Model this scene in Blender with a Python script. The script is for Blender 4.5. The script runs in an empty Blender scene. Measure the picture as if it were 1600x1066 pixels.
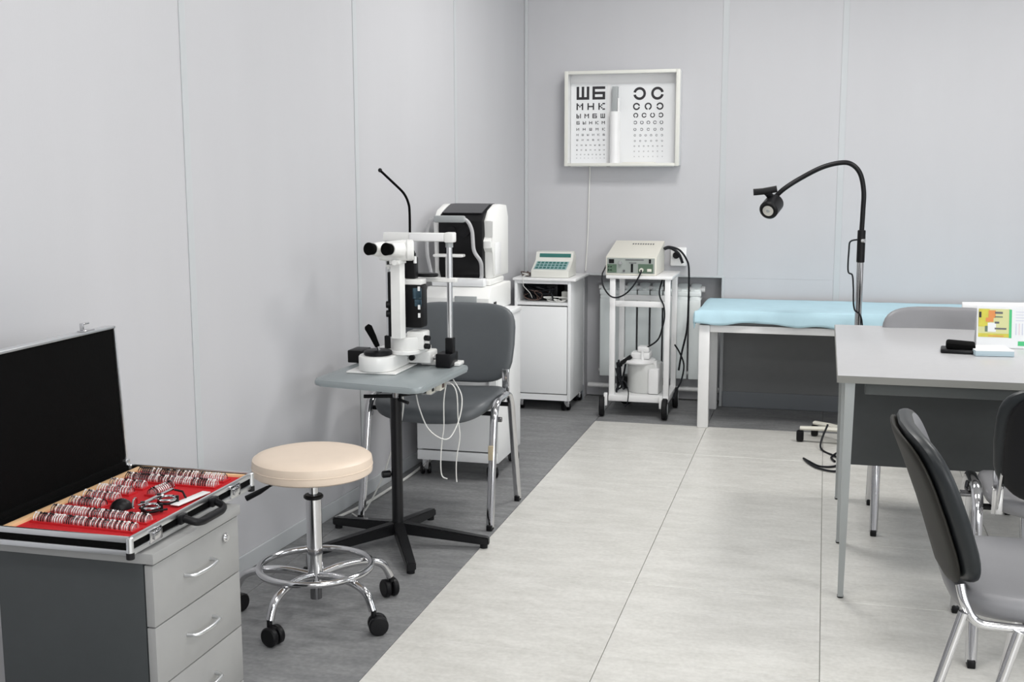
import bpy, bmesh, math, random
from mathutils import Vector, Matrix, Euler
random.seed(7)
PI = math.pi
S = bpy.context.scene
COL = S.collection

# ---------------------------------------------------------------- camera
F_PX, YAW, PITCH, ROLL, CAM_H = 1831.8, .25986, .148095, -.002337, 1.36
def make_camera():
    cy, sy = math.cos(YAW), math.sin(YAW)
    f = Vector((-sy*math.cos(PITCH), cy*math.cos(PITCH), -math.sin(PITCH)))
    r = Vector((cy, sy, 0)); u = r.cross(f)
    r2 = r*math.cos(ROLL)+u*math.sin(ROLL); u2 = -r*math.sin(ROLL)+u*math.cos(ROLL)
    cd = bpy.data.cameras.new('camera'); cd.sensor_width = 36; cd.lens = F_PX/1600*36
    cd.clip_start = .05; cd.clip_end = 100
    c = bpy.data.objects.new('camera', cd); COL.objects.link(c)
    m = Matrix((r2, u2, -f)).transposed().to_4x4(); m.translation = (0, 0, CAM_H)
    c.matrix_world = m; S.camera = c
make_camera()
# ---------------------------------------------------------------- colour management, world, lights
S.view_settings.view_transform = 'Standard'; S.view_settings.look = 'None'
S.view_settings.gamma = 1; S.view_settings.use_curve_mapping = False
S.view_settings.exposure = 0.05
w = bpy.data.worlds.new('sky'); S.world = w; w.use_nodes = True
w.node_tree.nodes['Background'].inputs[0].default_value = (.75, .86, 1, 1)
w.node_tree.nodes['Background'].inputs[1].default_value = 0.6
def area(name, loc, size, power, direction, col=(1, 1, 1)):
    l = bpy.data.lights.new(name, 'AREA'); l.shape = 'RECTANGLE'; l.size, l.size_y = size
    l.energy = power; l.color = col
    o = bpy.data.objects.new(name, l); COL.objects.link(o); o.location = loc
    o.rotation_euler = Vector(direction).to_track_quat('-Z', 'Y').to_euler()
    return o
YFRONT = -1.6
WIN = [(-.9, .5), (1.0, 2.4), (2.9, 4.3)]
P_WIN, P_FRONT, P_CEIL = 12, 80, {.4: 14, 2.6: 10.5, 5.0: 24.5}
for a, b in WIN:
    area('window_daylight', (3.13, (a+b)/2, 1.65), (1.3, 1.3), P_WIN, (-1, 0, -.12), (.95, .975, 1))
FILL_WIN = (.9, 2.9, 1.15, 2.5)
area('window_daylight', ((FILL_WIN[0]+FILL_WIN[1])/2, YFRONT+.05, 1.85), (1.9, 1.25), P_FRONT, (-.12, 1, -.08), (.97, .985, 1))  # frontal fill light from an unseen window added behind the camera
CEIL = [(x, y) for y in (.4, 2.6, 5.0) for x in (-.5, 1.3)]
for x, y in CEIL:
    area('ceiling_tube_light', (x, y, 2.72), (.55, .55), P_CEIL[y], (0, 0, -1), (1, .985, .96))

# ---------------------------------------------------------------- materials
def mat(name, col, rough=.5, metal=0, spec=.5, noise=0, scale=20, bump=0, bscale=200, trans=0, emit=0, alpha=1, coat=0, stretch=None):
    m = bpy.data.materials.new(name); m.use_nodes = True
    nt = m.node_tree; b = nt.nodes['Principled BSDF']; L = nt.links
    b.inputs['Base Color'].default_value = (*col, 1); b.inputs['Roughness'].default_value = rough
    b.inputs['Metallic'].default_value = metal; b.inputs['Specular IOR Level'].default_value = spec
    b.inputs['Transmission Weight'].default_value = trans; b.inputs['Alpha'].default_value = alpha
    b.inputs['Coat Weight'].default_value = coat
    if emit: b.inputs['Emission Color'].default_value = (*col, 1); b.inputs['Emission Strength'].default_value = emit
    if noise or bump:
        tc = nt.nodes.new('ShaderNodeTexCoord'); mp = nt.nodes.new('ShaderNodeMapping')
        L.new(tc.outputs['Object'], mp.inputs[0])
        if stretch: mp.inputs['Scale'].default_value = stretch
    if noise:
        n = nt.nodes.new('ShaderNodeTexNoise'); n.inputs['Scale'].default_value = scale; n.inputs['Detail'].default_value = 5
        r = nt.nodes.new('ShaderNodeMapRange'); r.inputs[1].default_value = .3; r.inputs[2].default_value = .7
        r.inputs[3].default_value = 1-noise; r.inputs[4].default_value = 1+noise
        x = nt.nodes.new('ShaderNodeVectorMath'); x.operation = 'SCALE'; x.inputs[0].default_value = col
        L.new(mp.outputs[0], n.inputs[0]); L.new(n.outputs[0], r.inputs[0]); L.new(r.outputs[0], x.inputs['Scale'])
        L.new(x.outputs[0], b.inputs['Base Color'])
    if bump:
        n = nt.nodes.new('ShaderNodeTexNoise'); n.inputs['Scale'].default_value = bscale; n.inputs['Detail'].default_value = 3
        p = nt.nodes.new('ShaderNodeBump'); p.inputs['Strength'].default_value = bump; p.inputs['Distance'].default_value = .002
        L.new(mp.outputs[0], n.inputs[0]); L.new(n.outputs[0], p.inputs['Height']); L.new(p.outputs[0], b.inputs['Normal'])
    return m
def tile_mat(name, base, dark, light, rough, stretch, scale):
    m = bpy.data.materials.new(name); m.use_nodes = True; nt = m.node_tree; L = nt.links
    b = nt.nodes['Principled BSDF']; b.inputs['Roughness'].default_value = rough; b.inputs['Specular IOR Level'].default_value = .4
    g = nt.nodes.new('ShaderNodeNewGeometry'); mp = nt.nodes.new('ShaderNodeMapping')
    mp.inputs['Scale'].default_value = stretch; mp.inputs['Rotation'].default_value = (0, 0, .5)
    oi = nt.nodes.new('ShaderNodeObjectInfo')
    n1 = nt.nodes.new('ShaderNodeTexNoise'); n1.inputs['Scale'].default_value = scale; n1.inputs['Detail'].default_value = 8; n1.inputs['Roughness'].default_value = .7
    n2 = nt.nodes.new('ShaderNodeTexNoise'); n2.inputs['Scale'].default_value = scale*14; n2.inputs['Detail'].default_value = 2
    mx = nt.nodes.new('ShaderNodeMath'); mx.operation = 'MULTIPLY_ADD'; mx.inputs[1].default_value = .45
    r = nt.nodes.new('ShaderNodeValToRGB'); e = r.color_ramp.elements
    e[0].position = .42; e[0].color = (*dark, 1); e[1].position = .9; e[1].color = (*light, 1)
    k = e.new(.68); k.color = (*base, 1)
    ad = nt.nodes.new('ShaderNodeVectorMath'); ad.operation = 'ADD'
    mm = nt.nodes.new('ShaderNodeMath'); mm.operation = 'MULTIPLY'; mm.inputs[1].default_value = 30
    L.new(oi.outputs['Random'], mm.inputs[0]); L.new(g.outputs['Position'], ad.inputs[0]); L.new(mm.outputs[0], ad.inputs[1])
    L.new(ad.outputs[0], mp.inputs[0]); L.new(mp.outputs[0], n1.inputs[0]); L.new(ad.outputs[0], n2.inputs[0])
    L.new(n2.outputs[0], mx.inputs[0]); L.new(n1.outputs[0], mx.inputs[2]); L.new(mx.outputs[0], r.inputs[0])
    L.new(r.outputs[0], b.inputs['Base Color'])
    return m
M = dict(
    wall=mat('wall_panel', (.54, .54, .56), .55, noise=.012, scale=6, bump=.08, bscale=300, stretch=(1, 1, .15)),
    strip=mat('seam_strip', (.53, .55, .565), .35), ceil=mat('ceiling_paint', (.55, .55, .55), .8),
    base=mat('baseboard_plastic', (.36, .38, .39), .45), grout=mat('grout', (.3, .3, .28), .9),
    ltile=tile_mat('light_tile', (.625, .615, .58), (.525, .515, .48), (.715, .705, .67), .32, (1, 3, 1), 5),
    dtile=tile_mat('dark_tile', (.20, .203, .207), (.145, .147, .152), (.27, .272, .275), .5, (1, 4, 1), 5),
    white=mat('white_paint', (.85, .85, .85), .3, noise=.01), white2=mat('white_laminate', (.85, .86, .865), .35),
    cream=mat('cream_enamel', (.76, .74, .66), .4), cream2=mat('cream_plastic', (.74, .74, .69), .4),
    lgrey=mat('light_grey_laminate', (.46, .46, .47), .28, noise=.02, scale=40), drawer=mat('grey_drawer_laminate', (.31, .31, .305), .4, noise=.015, scale=30),
    dgrey=mat('dark_grey_laminate', (.045, .050, .052), .45, noise=.03, scale=30), edge=mat('grey_edge_band', (.16, .16, .165), .4),
    tabletop=mat('instrument_table_grey', (.285, .32, .33), .32, noise=.01), cover=mat('black_enamel', (.007, .007, .008), .3, spec=.3),
    black=mat('black_plastic', (.005, .005, .006), .4, spec=.25), blackm=mat('matt_black', (.004, .004, .004), .9, spec=.04, bump=.3, bscale=150),
    chrome=mat('chrome', (.62, .62, .63), .10, 1), alu=mat('brushed_aluminium', (.72, .73, .74), .3, 1), steel=mat('grey_metal_paint', (.36, .38, .38), .35, .4),
    vinyl=mat('grey_vinyl', (.085, .093, .10), .42, noise=.02, bump=.15, bscale=400), vinyl2=mat('mid_grey_vinyl', (.19, .19, .20), .42, noise=.02, bump=.15, bscale=400),
    shell=mat('back_shell_plastic', (.024, .023, .020), .55, spec=.15),
    rim=mat('shaded_side_vinyl', (.016, .019, .021), .4, spec=.3), deskedge=mat('desk_edge_band', (.20, .20, .185), .45), apron=mat('apron_grey', (.085, .093, .092), .45),  # rim: chair vinyl with side shade put into its colour
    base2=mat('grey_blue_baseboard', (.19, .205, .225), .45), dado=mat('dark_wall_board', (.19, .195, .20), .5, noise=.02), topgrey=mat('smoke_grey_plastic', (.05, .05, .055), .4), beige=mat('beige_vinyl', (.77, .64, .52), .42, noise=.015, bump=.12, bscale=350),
    blue=mat('blue_sheet', (.49, .70, .79), .75, noise=.03, scale=12, bump=.6, bscale=30), red=mat('red_felt', (.52, .004, .010), .9, bump=.4, bscale=500),
    wood=mat('pale_wood', (.78, .50, .27), .5, noise=.1, scale=10, stretch=(1, .15, 1)), wire=mat('black_cable', (.008, .009, .012), .45, spec=.25),
    wwire=mat('white_cable', (.72, .72, .69), .5), bwire=mat('brown_cable', (.10, .06, .05), .5), rad=mat('radiator_enamel', (.86, .91, .91), .35),
    glass=mat('lens_glass', (.9, .95, .95), .02, trans=1), jar=mat('translucent_plastic', (.84, .85, .83), .3, trans=.2, noise=.02),
    panelgrey=mat('instrument_panel_grey', (.33, .36, .34), .4), green=mat('panel_green', (.10, .16, .11), .4), teal=mat('display_teal', (.03, .16, .14), .15),
    keys=mat('key_teal', (.30, .46, .47), .4), paper=mat('paper', (.80, .81, .82), .8), ink=mat('print_black', (.02, .018, .022), .6), ink2=mat('print_grey', (.12, .12, .13), .6),
    yellow=mat('print_yellow', (.58, .52, .05), .5, noise=.12, scale=30), pgreen=mat('print_green', (.05, .48, .18), .5), cal=mat('print_pale_yellow', (.62, .62, .30), .5),
    orange=mat('print_orange', (.70, .25, .06), .5), pink=mat('print_pink', (.75, .62, .66), .6), lav=mat('print_lavender', (.60, .62, .72), .6),
    padside=mat('pad_blue_grey', (.42, .52, .57), .7), rubber=mat('rubber', (.008, .008, .009), .6, spec=.25), smoke=mat('smoked_mirror', (.05, .09, .12), .08, .6),
    refl=mat('lamp_reflector', (.8, .8, .78), .15, 1), diff=mat('ceiling_diffuser', (1, .99, .96), .5, emit=4), greyp=mat('grey_plastic', (.36, .38, .385), .4),
    slit=mat('instrument_white', (.85, .85, .83), .28), gun=mat('dark_chrome', (.25, .25, .26), .15, 1), tape=mat('masking_tape', (.45, .38, .26), .7),
)

# ---------------------------------------------------------------- object helpers
WORLD = set()
def tag(o, label=None, cat=None, group=None, kind=None):
    if label: o['label'] = label
    if cat: o['category'] = cat
    if group: o['group'] = group
    if kind: o['kind'] = kind
    return o
def thing(name, label, cat, loc=(0, 0, 0), rotz=0, group=None, local=False):
    o = bpy.data.objects.new(name, None); COL.objects.link(o); o.empty_display_size = .1
    o.location = loc; o.rotation_euler = (0, 0, rotz)
    if not local: WORLD.add(o.name)
    return tag(o, label, cat, group)
def rot_to(d):
    return Vector(d).normalized().to_track_quat('Z', 'Y').to_matrix().to_4x4()
def smooth_path(pts, n=8, closed=False):
    P = [Vector(p) for p in pts]; out = []; N = len(P)
    if N < 3: return P
    for i in range(N if closed else N-1):
        if closed: a, b, c, d = P[i-1], P[i], P[(i+1) % N], P[(i+2) % N]
        else: a, b, c, d = P[max(i-1, 0)], P[i], P[i+1], P[min(i+2, N-1)]
        for k in range(n):
            t = k/n
            out.append(.5*((2*b)+(c-a)*t+(2*a-5*b+4*c-d)*t*t+(-a+3*b-3*c+d)*t**3))
    if not closed: out.append(P[-1])
    return out
def fillet(pts, r, n=5):
    P = [Vector(p) for p in pts]; out = [P[0]]
    for i in range(1, len(P)-1):
        a, b, c = P[i-1], P[i], P[i+1]
        rr = min(r, (a-b).length*.49, (c-b).length*.49)
        p0 = b+(a-b).normalized()*rr; p1 = b+(c-b).normalized()*rr
        for k in range(n+1):
            t = k/n; out.append((1-t)**2*p0+2*t*(1-t)*b+t*t*p1)
    out.append(P[-1]); return out
class MB:
    def __init__(s): s.b = bmesh.new()
    def _x(s, vs, m):
        for v in vs: v.co = m @ v.co
    def box(s, lo, hi, bev=0, m=None, seg=2):
        r = bmesh.ops.create_cube(s.b, size=1); vs = r['verts']
        lo, hi = Vector(lo), Vector(hi); c = (lo+hi)/2; d = hi-lo
        for v in vs: v.co = Vector((v.co.x*d.x, v.co.y*d.y, v.co.z*d.z))+c
        if bev:
            es = list({e for v in vs for e in v.link_edges})
            r = bmesh.ops.bevel(s.b, geom=es, offset=bev, segments=seg, affect='EDGES', profile=.5)
            vs = list({v for f in r['faces'] for v in f.verts} | {v for v in vs if v.is_valid})
        if m is not None: s._x(vs, m)
        return s
    def cyl(s, a, b, r, r2=None, n=20, bev=0):
        a, b = Vector(a), Vector(b); d = b-a
        if bev: return s.lathe([(0, 0), (r-bev, 0), (r, bev), (r2 or r, d.length-bev), ((r2 or r)-bev, d.length), (0, d.length)], n, Matrix.Translation(a) @ rot_to(d))
        R = bmesh.ops.create_cone(s.b, cap_ends=True, segments=n, radius1=r, radius2=r if r2 is None else r2, depth=d.length)
        s._x(R['verts'], Matrix.Translation((a+b)/2) @ rot_to(d)); return s
    def sph(s, c, r, n=14, sc=(1, 1, 1)):
        R = bmesh.ops.create_uvsphere(s.b, u_segments=n, v_segments=max(6, n//2), radius=r)
        s._x(R['verts'], Matrix.Translation(c) @ Matrix.Diagonal((*sc, 1))); return s
    def lathe(s, prof, n=32, m=Matrix()):
        rings = []
        for r, z in prof:
            if r < 1e-6: rings.append([s.b.verts.new(m @ Vector((0, 0, z)))])
            else: rings.append([s.b.verts.new(m @ Vector((r*math.cos(2*PI*i/n), r*math.sin(2*PI*i/n), z))) for i in range(n)])
        for A, B in zip(rings, rings[1:]):
            for i in range(n):
                j = (i+1) % n
                f = [A[i % len(A)], A[j % len(A)], B[j % len(B)], B[i % len(B)]]
                f = list(dict.fromkeys(f))
                if len(f) > 2: s.b.faces.new(f)
        return s
    def tube(s, pts, r, n=10, flat=None, closed=False, caps=True, up=(0, 0, 1)):
        """sweep; flat=(a,b) gives an oval section with half axes along side and up"""
        P = [Vector(p) for p in pts]; N = len(P); rings = []; nrm = None
        for i, p in enumerate(P):
            if closed: t = (P[(i+1) % N]-P[i-1]).normalized()
            else: t = (P[min(i+1, N-1)]-P[max(i-1, 0)]).normalized()
            if nrm is None:
                nrm = Vector(up).cross(t)
                if nrm.length < .1: nrm = Vector((1, 0, 0)).cross(t)
                nrm.normalize()
            else:
                nrm = (nrm-t*nrm.dot(t)).normalized()
            bn = t.cross(nrm); rr = r[i] if isinstance(r, (list, tuple)) else r
            fa, fb = flat if flat else (rr, rr)
            rings.append([s.b.verts.new(p+nrm*math.cos(2*PI*k/n)*fa+bn*math.sin(2*PI*k/n)*fb) for k in range(n)])
        for i in range(N if closed else N-1):
            A, B = rings[i], rings[(i+1) % N]
            for k in range(n): s.b.faces.new([A[k], A[(k+1) % n], B[(k+1) % n], B[k]])
        if caps and not closed:
            s.b.faces.new(rings[0][::-1]); s.b.faces.new(rings[-1])
        return s
    def prism(s, poly, z0, z1, m=Matrix(), bev=0):
        lo = [s.b.verts.new(m @ Vector((x, y, z0))) for x, y in poly]; hi = [s.b.verts.new(m @ Vector((x, y, z1))) for x, y in poly]
        n = len(poly); fs = [s.b.faces.new(lo[::-1]), s.b.faces.new(hi)]
        for i in range(n): s.b.faces.new([lo[i], lo[(i+1) % n], hi[(i+1) % n], hi[i]])
        if bev:
            es = list({e for f in fs for e in f.edges}); bmesh.ops.bevel(s.b, geom=es, offset=bev, segments=2, affect='EDGES', profile=.5)
        return s
    def quad(s, pts):
        s.b.faces.new([s.b.verts.new(p) for p in pts]); return s
    def pad(s, a, b, t, f, e=4.0, n=40, i0=0, i1=14):
        """cushion: superellipse plan a x b, thickness t, deformed by f(x,y,z)"""
        prof = [(0, 1), (.3, 1), (.55, .99), (.75, .96), (.88, .9), (.95, .75), (.985, .5), (1, .15), (1, -.2), (.985, -.6), (.94, -.9), (.86, -1), (.4, -1), (0, -1)][i0:i1]
        rings = []
        for r, h in prof:
            if r == 0: rings.append([s.b.verts.new(f(0, 0, h*t/2))]); continue
            R = []
            for i in range(n):
                th = 2*PI*i/n; c, q = math.cos(th), math.sin(th)
                x = a*r*math.copysign(abs(c)**(2/e), c); y = b*r*math.copysign(abs(q)**(2/e), q)
                R.append(s.b.verts.new(f(x, y, h*t/2)))
            rings.append(R)
        for A, B in zip(rings, rings[1:]):
            for i in range(n):
                j = (i+1) % n; q = list(dict.fromkeys([A[i % len(A)], A[j % len(A)], B[j % len(B)], B[i % len(B)]]))
                if len(q) > 2: s.b.faces.new(q)
        return s
    def build(s, name, m, parent=None, sm=True, kind=None, label=None, off=None):
        bmesh.ops.recalc_face_normals(s.b, faces=s.b.faces)
        o_ = Vector((0, 0, 0))
        p = parent
        while p is not None:
            if p.name in WORLD or True: o_ += p.location
            p = p.parent
        root = parent
        while root is not None and root.parent is not None: root = root.parent
        if root is not None and root.name in WORLD:
            for v in s.b.verts: v.co -= o_
        if off is not None:
            for v in s.b.verts: v.co -= Vector(off)
        me = bpy.data.meshes.new(name); s.b.to_mesh(me); s.b.free()
        me.materials.append(m if not isinstance(m, str) else M[m])
        if sm:
            for f in me.polygons: f.use_smooth = True
            me.set_sharp_from_angle(angle=math.radians(38))
        ob = bpy.data.objects.new(name, me); COL.objects.link(ob)
        if parent is not None: ob.parent = parent
        if off is not None: ob.location = off
        if kind: ob['kind'] = kind
        if label: ob['label'] = label
        return ob
def solo(name, mb, m, label, cat, group=None, off=None):
    o = mb.build(name, m, None, off=off); return tag(o, label, cat, group)
def cable(name, pts, r, m, label, cat='cable', group=None, n=8, parent=None):
    mb = MB().tube(smooth_path(pts, 8), r, 8)
    if parent is not None: return mb.build(name, m, parent)
    return solo(name, mb, m, label, cat, group)
def copy_tree(o, parent=None):
    c = o.copy(); COL.objects.link(c)
    if parent is not None: c.parent = parent
    for ch in list(o.children): copy_tree(ch, c)
    return c
def struct(name, mb, m, parent=None, sm=False):
    return mb.build(name, m, parent, sm=sm, kind='structure' if parent is None else None)

# ================================================================ ROOM
YB, H, XR, YF = 6.66, 2.8, 3.2, -1.6
TANW = .0547
def wx(y): return -1.69-TANW*(YB-y)           # the left wall's face
fl = struct('floor', MB().box((-2.4, YF-.2, -.12), (XR+.2, YB+.35, -.006)), 'grout')
XS = [-2.353, -1.756, -1.159, -.562, .030, .627, 1.224, 1.821, 2.418, 3.015, 3.4]
YS = [6.11-.005]
YS = [3.078+.6*k for k in range(-8, 5)]+[6.10, 6.90]
def tile_mesh(w, d, m):
    b = MB().box((0, 0, -.006), (w, d, 0), 0); me = bpy.data.meshes.new('tile'); g = b.b
    top = [f for f in g.faces if f.normal.z > .9]
    bmesh.ops.bevel(g, geom=list({e for f in top for e in f.edges}), offset=.0012, segments=1, affect='EDGES')
    g.to_mesh(me); g.free(); me.materials.append(m); return me
cache = {}
GAP = .0018
for i in range(len(XS)-1):
    for j in range(len(YS)-1):
        x0, x1, y0, y1 = XS[i], XS[i+1], YS[j], YS[j+1]
        dark = x1 < -1.1 or y0 > 6.0
        if x1 < wx(y1)-.1: continue
        if y1 > YB+.05 : y1 = YB+.02 if not (x0 > -1.3 and x1 < -.5 or x0 < -1.2 and x1 > -1.4) else YB+.14
        k = (round(x1-x0, 3), round(y1-y0, 3), dark)
        if k not in cache: cache[k] = tile_mesh(x1-x0-GAP, y1-y0-GAP, M['dtile' if dark else 'ltile'])
        o = bpy.data.objects.new('tile', cache[k]); COL.objects.link(o); o.parent = fl; o.location = (x0+GAP/2, y0+GAP/2, 0)
struct('ceiling', MB().box((-2.4, YF-.2, H), (XR+.2, YB+.4, H+.15)), 'ceil')
# left wall, turned three degrees, with its panels and cover strips
ang = math.atan(TANW)
LW = thing_l = None
mL = Matrix.Translation((-1.69, YB, 0)) @ Matrix.Rotation(-ang, 4, 'Z')     # local -Y runs along the wall towards the camera, +X into the room
def boxl(lo, hi, bev=0): return MB().box(lo, hi, bev, mL)
wl = struct('wall_left', boxl((-.2, -8.6, 0), (-.012, .3, H)), 'wall')
def wl_s(y): return (y-YB)/math.cos(ang)
seamsL = [wl_s(-1.5), wl_s(-.3), wl_s(.87), wl_s(2.05), wl_s(3.23), wl_s(4.415), wl_s(5.53), .0]
prev = -8.6
for s_ in seamsL:
    struct('panel', boxl((-.012, prev+.0015, 0), (0, s_-.0015, H), .0015), 'wall', wl); prev = s_
for s_ in seamsL[:-1]:
    struct('seam_strip', boxl((0, s_-.016, .075), (.003, s_+.016, H), .001), 'strip', wl)
struct('baseboard_left', boxl((0, -8.6, 0), (.008, -.0, .06), .003), 'strip')
# back wall with the radiator niche
NX0, NX1, NZ = -1.335, -.544, .735
wb = struct('wall_back', MB().box((-2.2, YB+.16, 0), (XR+.2, YB+.35, H)).box((-2.2, YB+.012, 0), (NX0-.012, YB+.16, NZ+.012))
    .box((NX1+.012, YB+.012, 0), (XR+.2, YB+.16, NZ+.012)).box((-2.2, YB+.012, NZ+.012), (XR+.2, YB+.16, H)), 'wall')
seamsB = [-1.69, -.557, .074, 1.32, 2.57, XR]
for a, b in zip(seamsB, seamsB[1:]):
    p = MB()
    if a == -1.69:
        p.box((a, YB, 0), (NX0, YB+.012, NZ)).box((a, YB, NZ), (b-.0015, YB+.012, H), .001)
    elif a == -.557:
        p.box((NX1, YB, 0), (b-.0015, YB+.012, NZ)).box((a+.0015, YB, NZ), (b-.0015, YB+.012, H), .001)
    else: p.box((a+.0015, YB, 0), (b-.0015, YB+.012, H), .0015)
    struct('panel', p, 'wall', wb)
for x in seamsB[1:-1]:
    struct('seam_strip', MB().box((x-.016, YB-.003, NZ if x < -.5 else .09), (x+.016, YB, H), .001), 'strip', wb)
struct('corner_strip', MB().box((-1.69, YB-.016, .08), (-1.672, YB, H), .003), 'strip', wb)
struct('niche_edging', MB().box((NX1-.004, YB-.006, 0), (NX1+.012, YB, NZ+.012), .002).box((NX0, YB-.006, NZ), (NX1, YB, NZ+.012), .002), 'strip', wb)
struct('baseboard_back', MB().box((-1.69, YB-.014, 0), (NX0, YB, .09), .003).box((NX1+.014, YB-.014, 0), (XR, YB, .09), .003), 'base2')
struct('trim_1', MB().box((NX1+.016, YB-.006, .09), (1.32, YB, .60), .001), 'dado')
# right wall with three windows
wr = MB(); ys = [YF-.2]+[v for ab in WIN for v in ab]+[YB+.3]
for k in range(0, len(ys), 2): wr.box((XR, ys[k], 0), (XR+.2, ys[k+1], H))
for a, b in WIN: wr.box((XR, a, 0), (XR+.2, b, .95)).box((XR, a, 2.35), (XR+.2, b, H))
struct('wall_right', wr, 'wall')
for k, (a, b) in enumerate(WIN):
    f = MB(); x0, x1 = XR+.08, XR+.13
    for lo, hi in [((x0, a, .95), (x1, a+.06, 2.35)), ((x0, b-.06, .95), (x1, b, 2.35)), ((x0, a, .95), (x1, b, 1.01)), ((x0, a, 2.29), (x1, b, 2.35)), ((x0, (a+b)/2-.03, .95), (x1, (a+b)/2+.03, 2.35))]: f.box(lo, hi, .004)
    wn = struct('window_%d' % (k+1), f, 'white')
    MB().box((x0+.02, a+.06, 1.01), (x0+.026, b-.06, 2.29)).build('pane', 'glass', wn)
    MB().box((XR-.12, a-.05, .92), (XR+.08, b+.05, .95), .005).build('sill', 'white', wn)
fa, fb, fz0, fz1 = FILL_WIN
struct('wall_front', MB().box((-2.4, YF-.2, 0), (fa, YF, H)).box((fb, YF-.2, 0), (XR+.2, YF, H)).box((fa, YF-.2, 0), (fb, YF, fz0)).box((fa, YF-.2, fz1), (fb, YF, H)), 'wall')
f = MB()
for lo, hi in [((fa, YF-.12, fz0), (fa+.06, YF-.07, fz1)), ((fb-.06, YF-.12, fz0), (fb, YF-.07, fz1)), ((fa, YF-.12, fz0), (fb, YF-.07, fz0+.06)), ((fa, YF-.12, fz1-.06), (fb, YF-.07, fz1)), (((fa+fb)/2-.03, YF-.12, fz0), ((fa+fb)/2+.03, YF-.07, fz1))]: f.box(lo, hi, .004)
wn = struct('window_4', f, 'white')  # unseen window, added to go with the frontal fill light
MB().box((fa+.06, YF-.10, fz0+.06), (fb-.06, YF-.094, fz1-.06)).build('pane', 'glass', wn)
MB().box((fa-.05, YF-.08, fz0-.03), (fb+.05, YF+.12, fz0), .005).build('sill', 'white', wn)
struct('door_1', MB().box((-.9, YF, 0), (0, YF+.04, 2.05), .004).box((-.98, YF, 0), (-.9, YF+.06, 2.13), .004).box((0, YF, 0), (.08, YF+.06, 2.13), .004).box((-.98, YF, 2.05), (.08, YF+.06, 2.13), .004), 'lgrey')
for x, y in CEIL:
    t = thing('ceiling_light', 'square recessed ceiling light panel above the room', 'light', (x, y, 2.8), group='ceiling light panels')
    MB().box((x-.3, y-.3, 2.765), (x+.3, y+.3, 2.8), .004).build('housing', 'white', t)
    MB().box((x-.28, y-.28, 2.758), (x+.28, y+.28, 2.766)).build('diffuser', 'diff', t)

# ================================================================ CHART LIGHT BOX
t = thing('eye_chart_box', 'open white light box on the back wall holding two printed eye charts', 'eye chart', (-1.1, YB, 1.62))
X0, X1, Z0, Z1, YF0 = -1.430, -.790, 1.362, 1.880, 6.55
b = MB()
b.box((X0, YF0, Z0), (X0+.012, YB-.001, Z1), .002).box((X1-.012, YF0, Z0), (X1, YB-.001, Z1), .002)
b.box((X0+.012, YF0, Z0), (X1-.012, YB-.001, Z0+.012), .002).box((X0+.012, YF0, Z1-.012), (X1-.012, YB-.001, Z1), .002)
b.box((X0+.012, YB-.012, Z0+.012), (X1-.012, YB-.001, Z1-.012)).build('housing', 'white', t)
b = MB(); e = .022
for lo, hi in [((X0-.003, YF0-.006, Z0-.003), (X0+.018, YF0, Z1+.003)), ((X1-.02, YF0-.006, Z0-.003), (X1+.003, YF0, Z1+.003)), ((X0+.018, YF0-.006, Z0-.003), (X1-.02, YF0, Z0+.014)), ((X0+.018, YF0-.006, Z1-.015), (X1-.02, YF0, Z1+.003))]: b.box(lo, hi, .002)
b.build('front_frame', 'cream2', t)
YC = YB-.016
kx, ky = .003645, .00352     # metres per step of the print grid on the charts
def cx(u): return -1.395+(u-900)*kx
def cz(v): return 1.575-(v-190)*ky*1.03
sh1 = MB().box((cx(894), YC, cz(251)), (cx(951), YC+.003, cz(122))).build('left_chart', 'paper', t)
sh2 = MB().box((cx(957), YC, cz(251)), (cx(1056), YC+.003, cz(124))).build('right_chart', 'paper', t)
G = {'Ш': '10101 10101 10101 10101 11111', 'Б': '11111 10000 11111 10001 11111', 'М': '10001 11011 10101 10001 10001', 'Н': '10001 10001 11111 10001 10001',
     'К': '10011 10100 11000 10100 10011', 'Ы': '10001 10001 11101 10101 11101', 'И': '10001 10011 10101 11001 10001'}
rows = [('ШБ', 137, 20), ('МНК', 157.5, 10.5), ('ЫМБШ', 172, 7), ('БЫНКМ', 182.5, 5), ('ИНШМК', 192.5, 4.2), ('НШЫИКБ', 201, 3.3), ('ШИНБКЫ', 209, 2.8), ('КНШМЫБИ', 217, 2.4), ('БКШМИЫН', 224.5, 2.1), ('НКИБМШЫБ', 231.5, 1.8), ('ШИНКМИЫБ', 237, 1.2)]
for txt, v, sz in rows:
    g = MB(); n = len(txt)
    for i, ch in enumerate(txt):
        if sz > 6 and i: g.build('letter', 'ink', sh1, sm=False); g = MB()
        u0 = 903+(948-sz-903)*i/(n-1) if n > 1 else 903
        q = sz/5
        for rr, line in enumerate(G[ch].split()):
            c0 = 0
            while c0 < 5:
                if line[c0] == '1':
                    c1 = c0
                    while c1 < 5 and line[c1] == '1': c1 += 1
                    xa, xb = cx(u0+c0*q), cx(u0+c1*q); za, zb = cz(v-sz/2+rr*q), cz(v-sz/2+(rr+1)*q)
                    g.quad([(xa, YC-.0006, za), (xb, YC-.0006, za), (xb, YC-.0006, zb), (xa, YC-.0006, zb)]); c0 = c1
                else: c0 += 1
    if sz > 6: g.build('letter', 'ink', sh1, sm=False)
    else: g.build('letter_row', 'ink' if sz > 4 else 'ink2', sh1, sm=False, kind='stuff')
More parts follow.
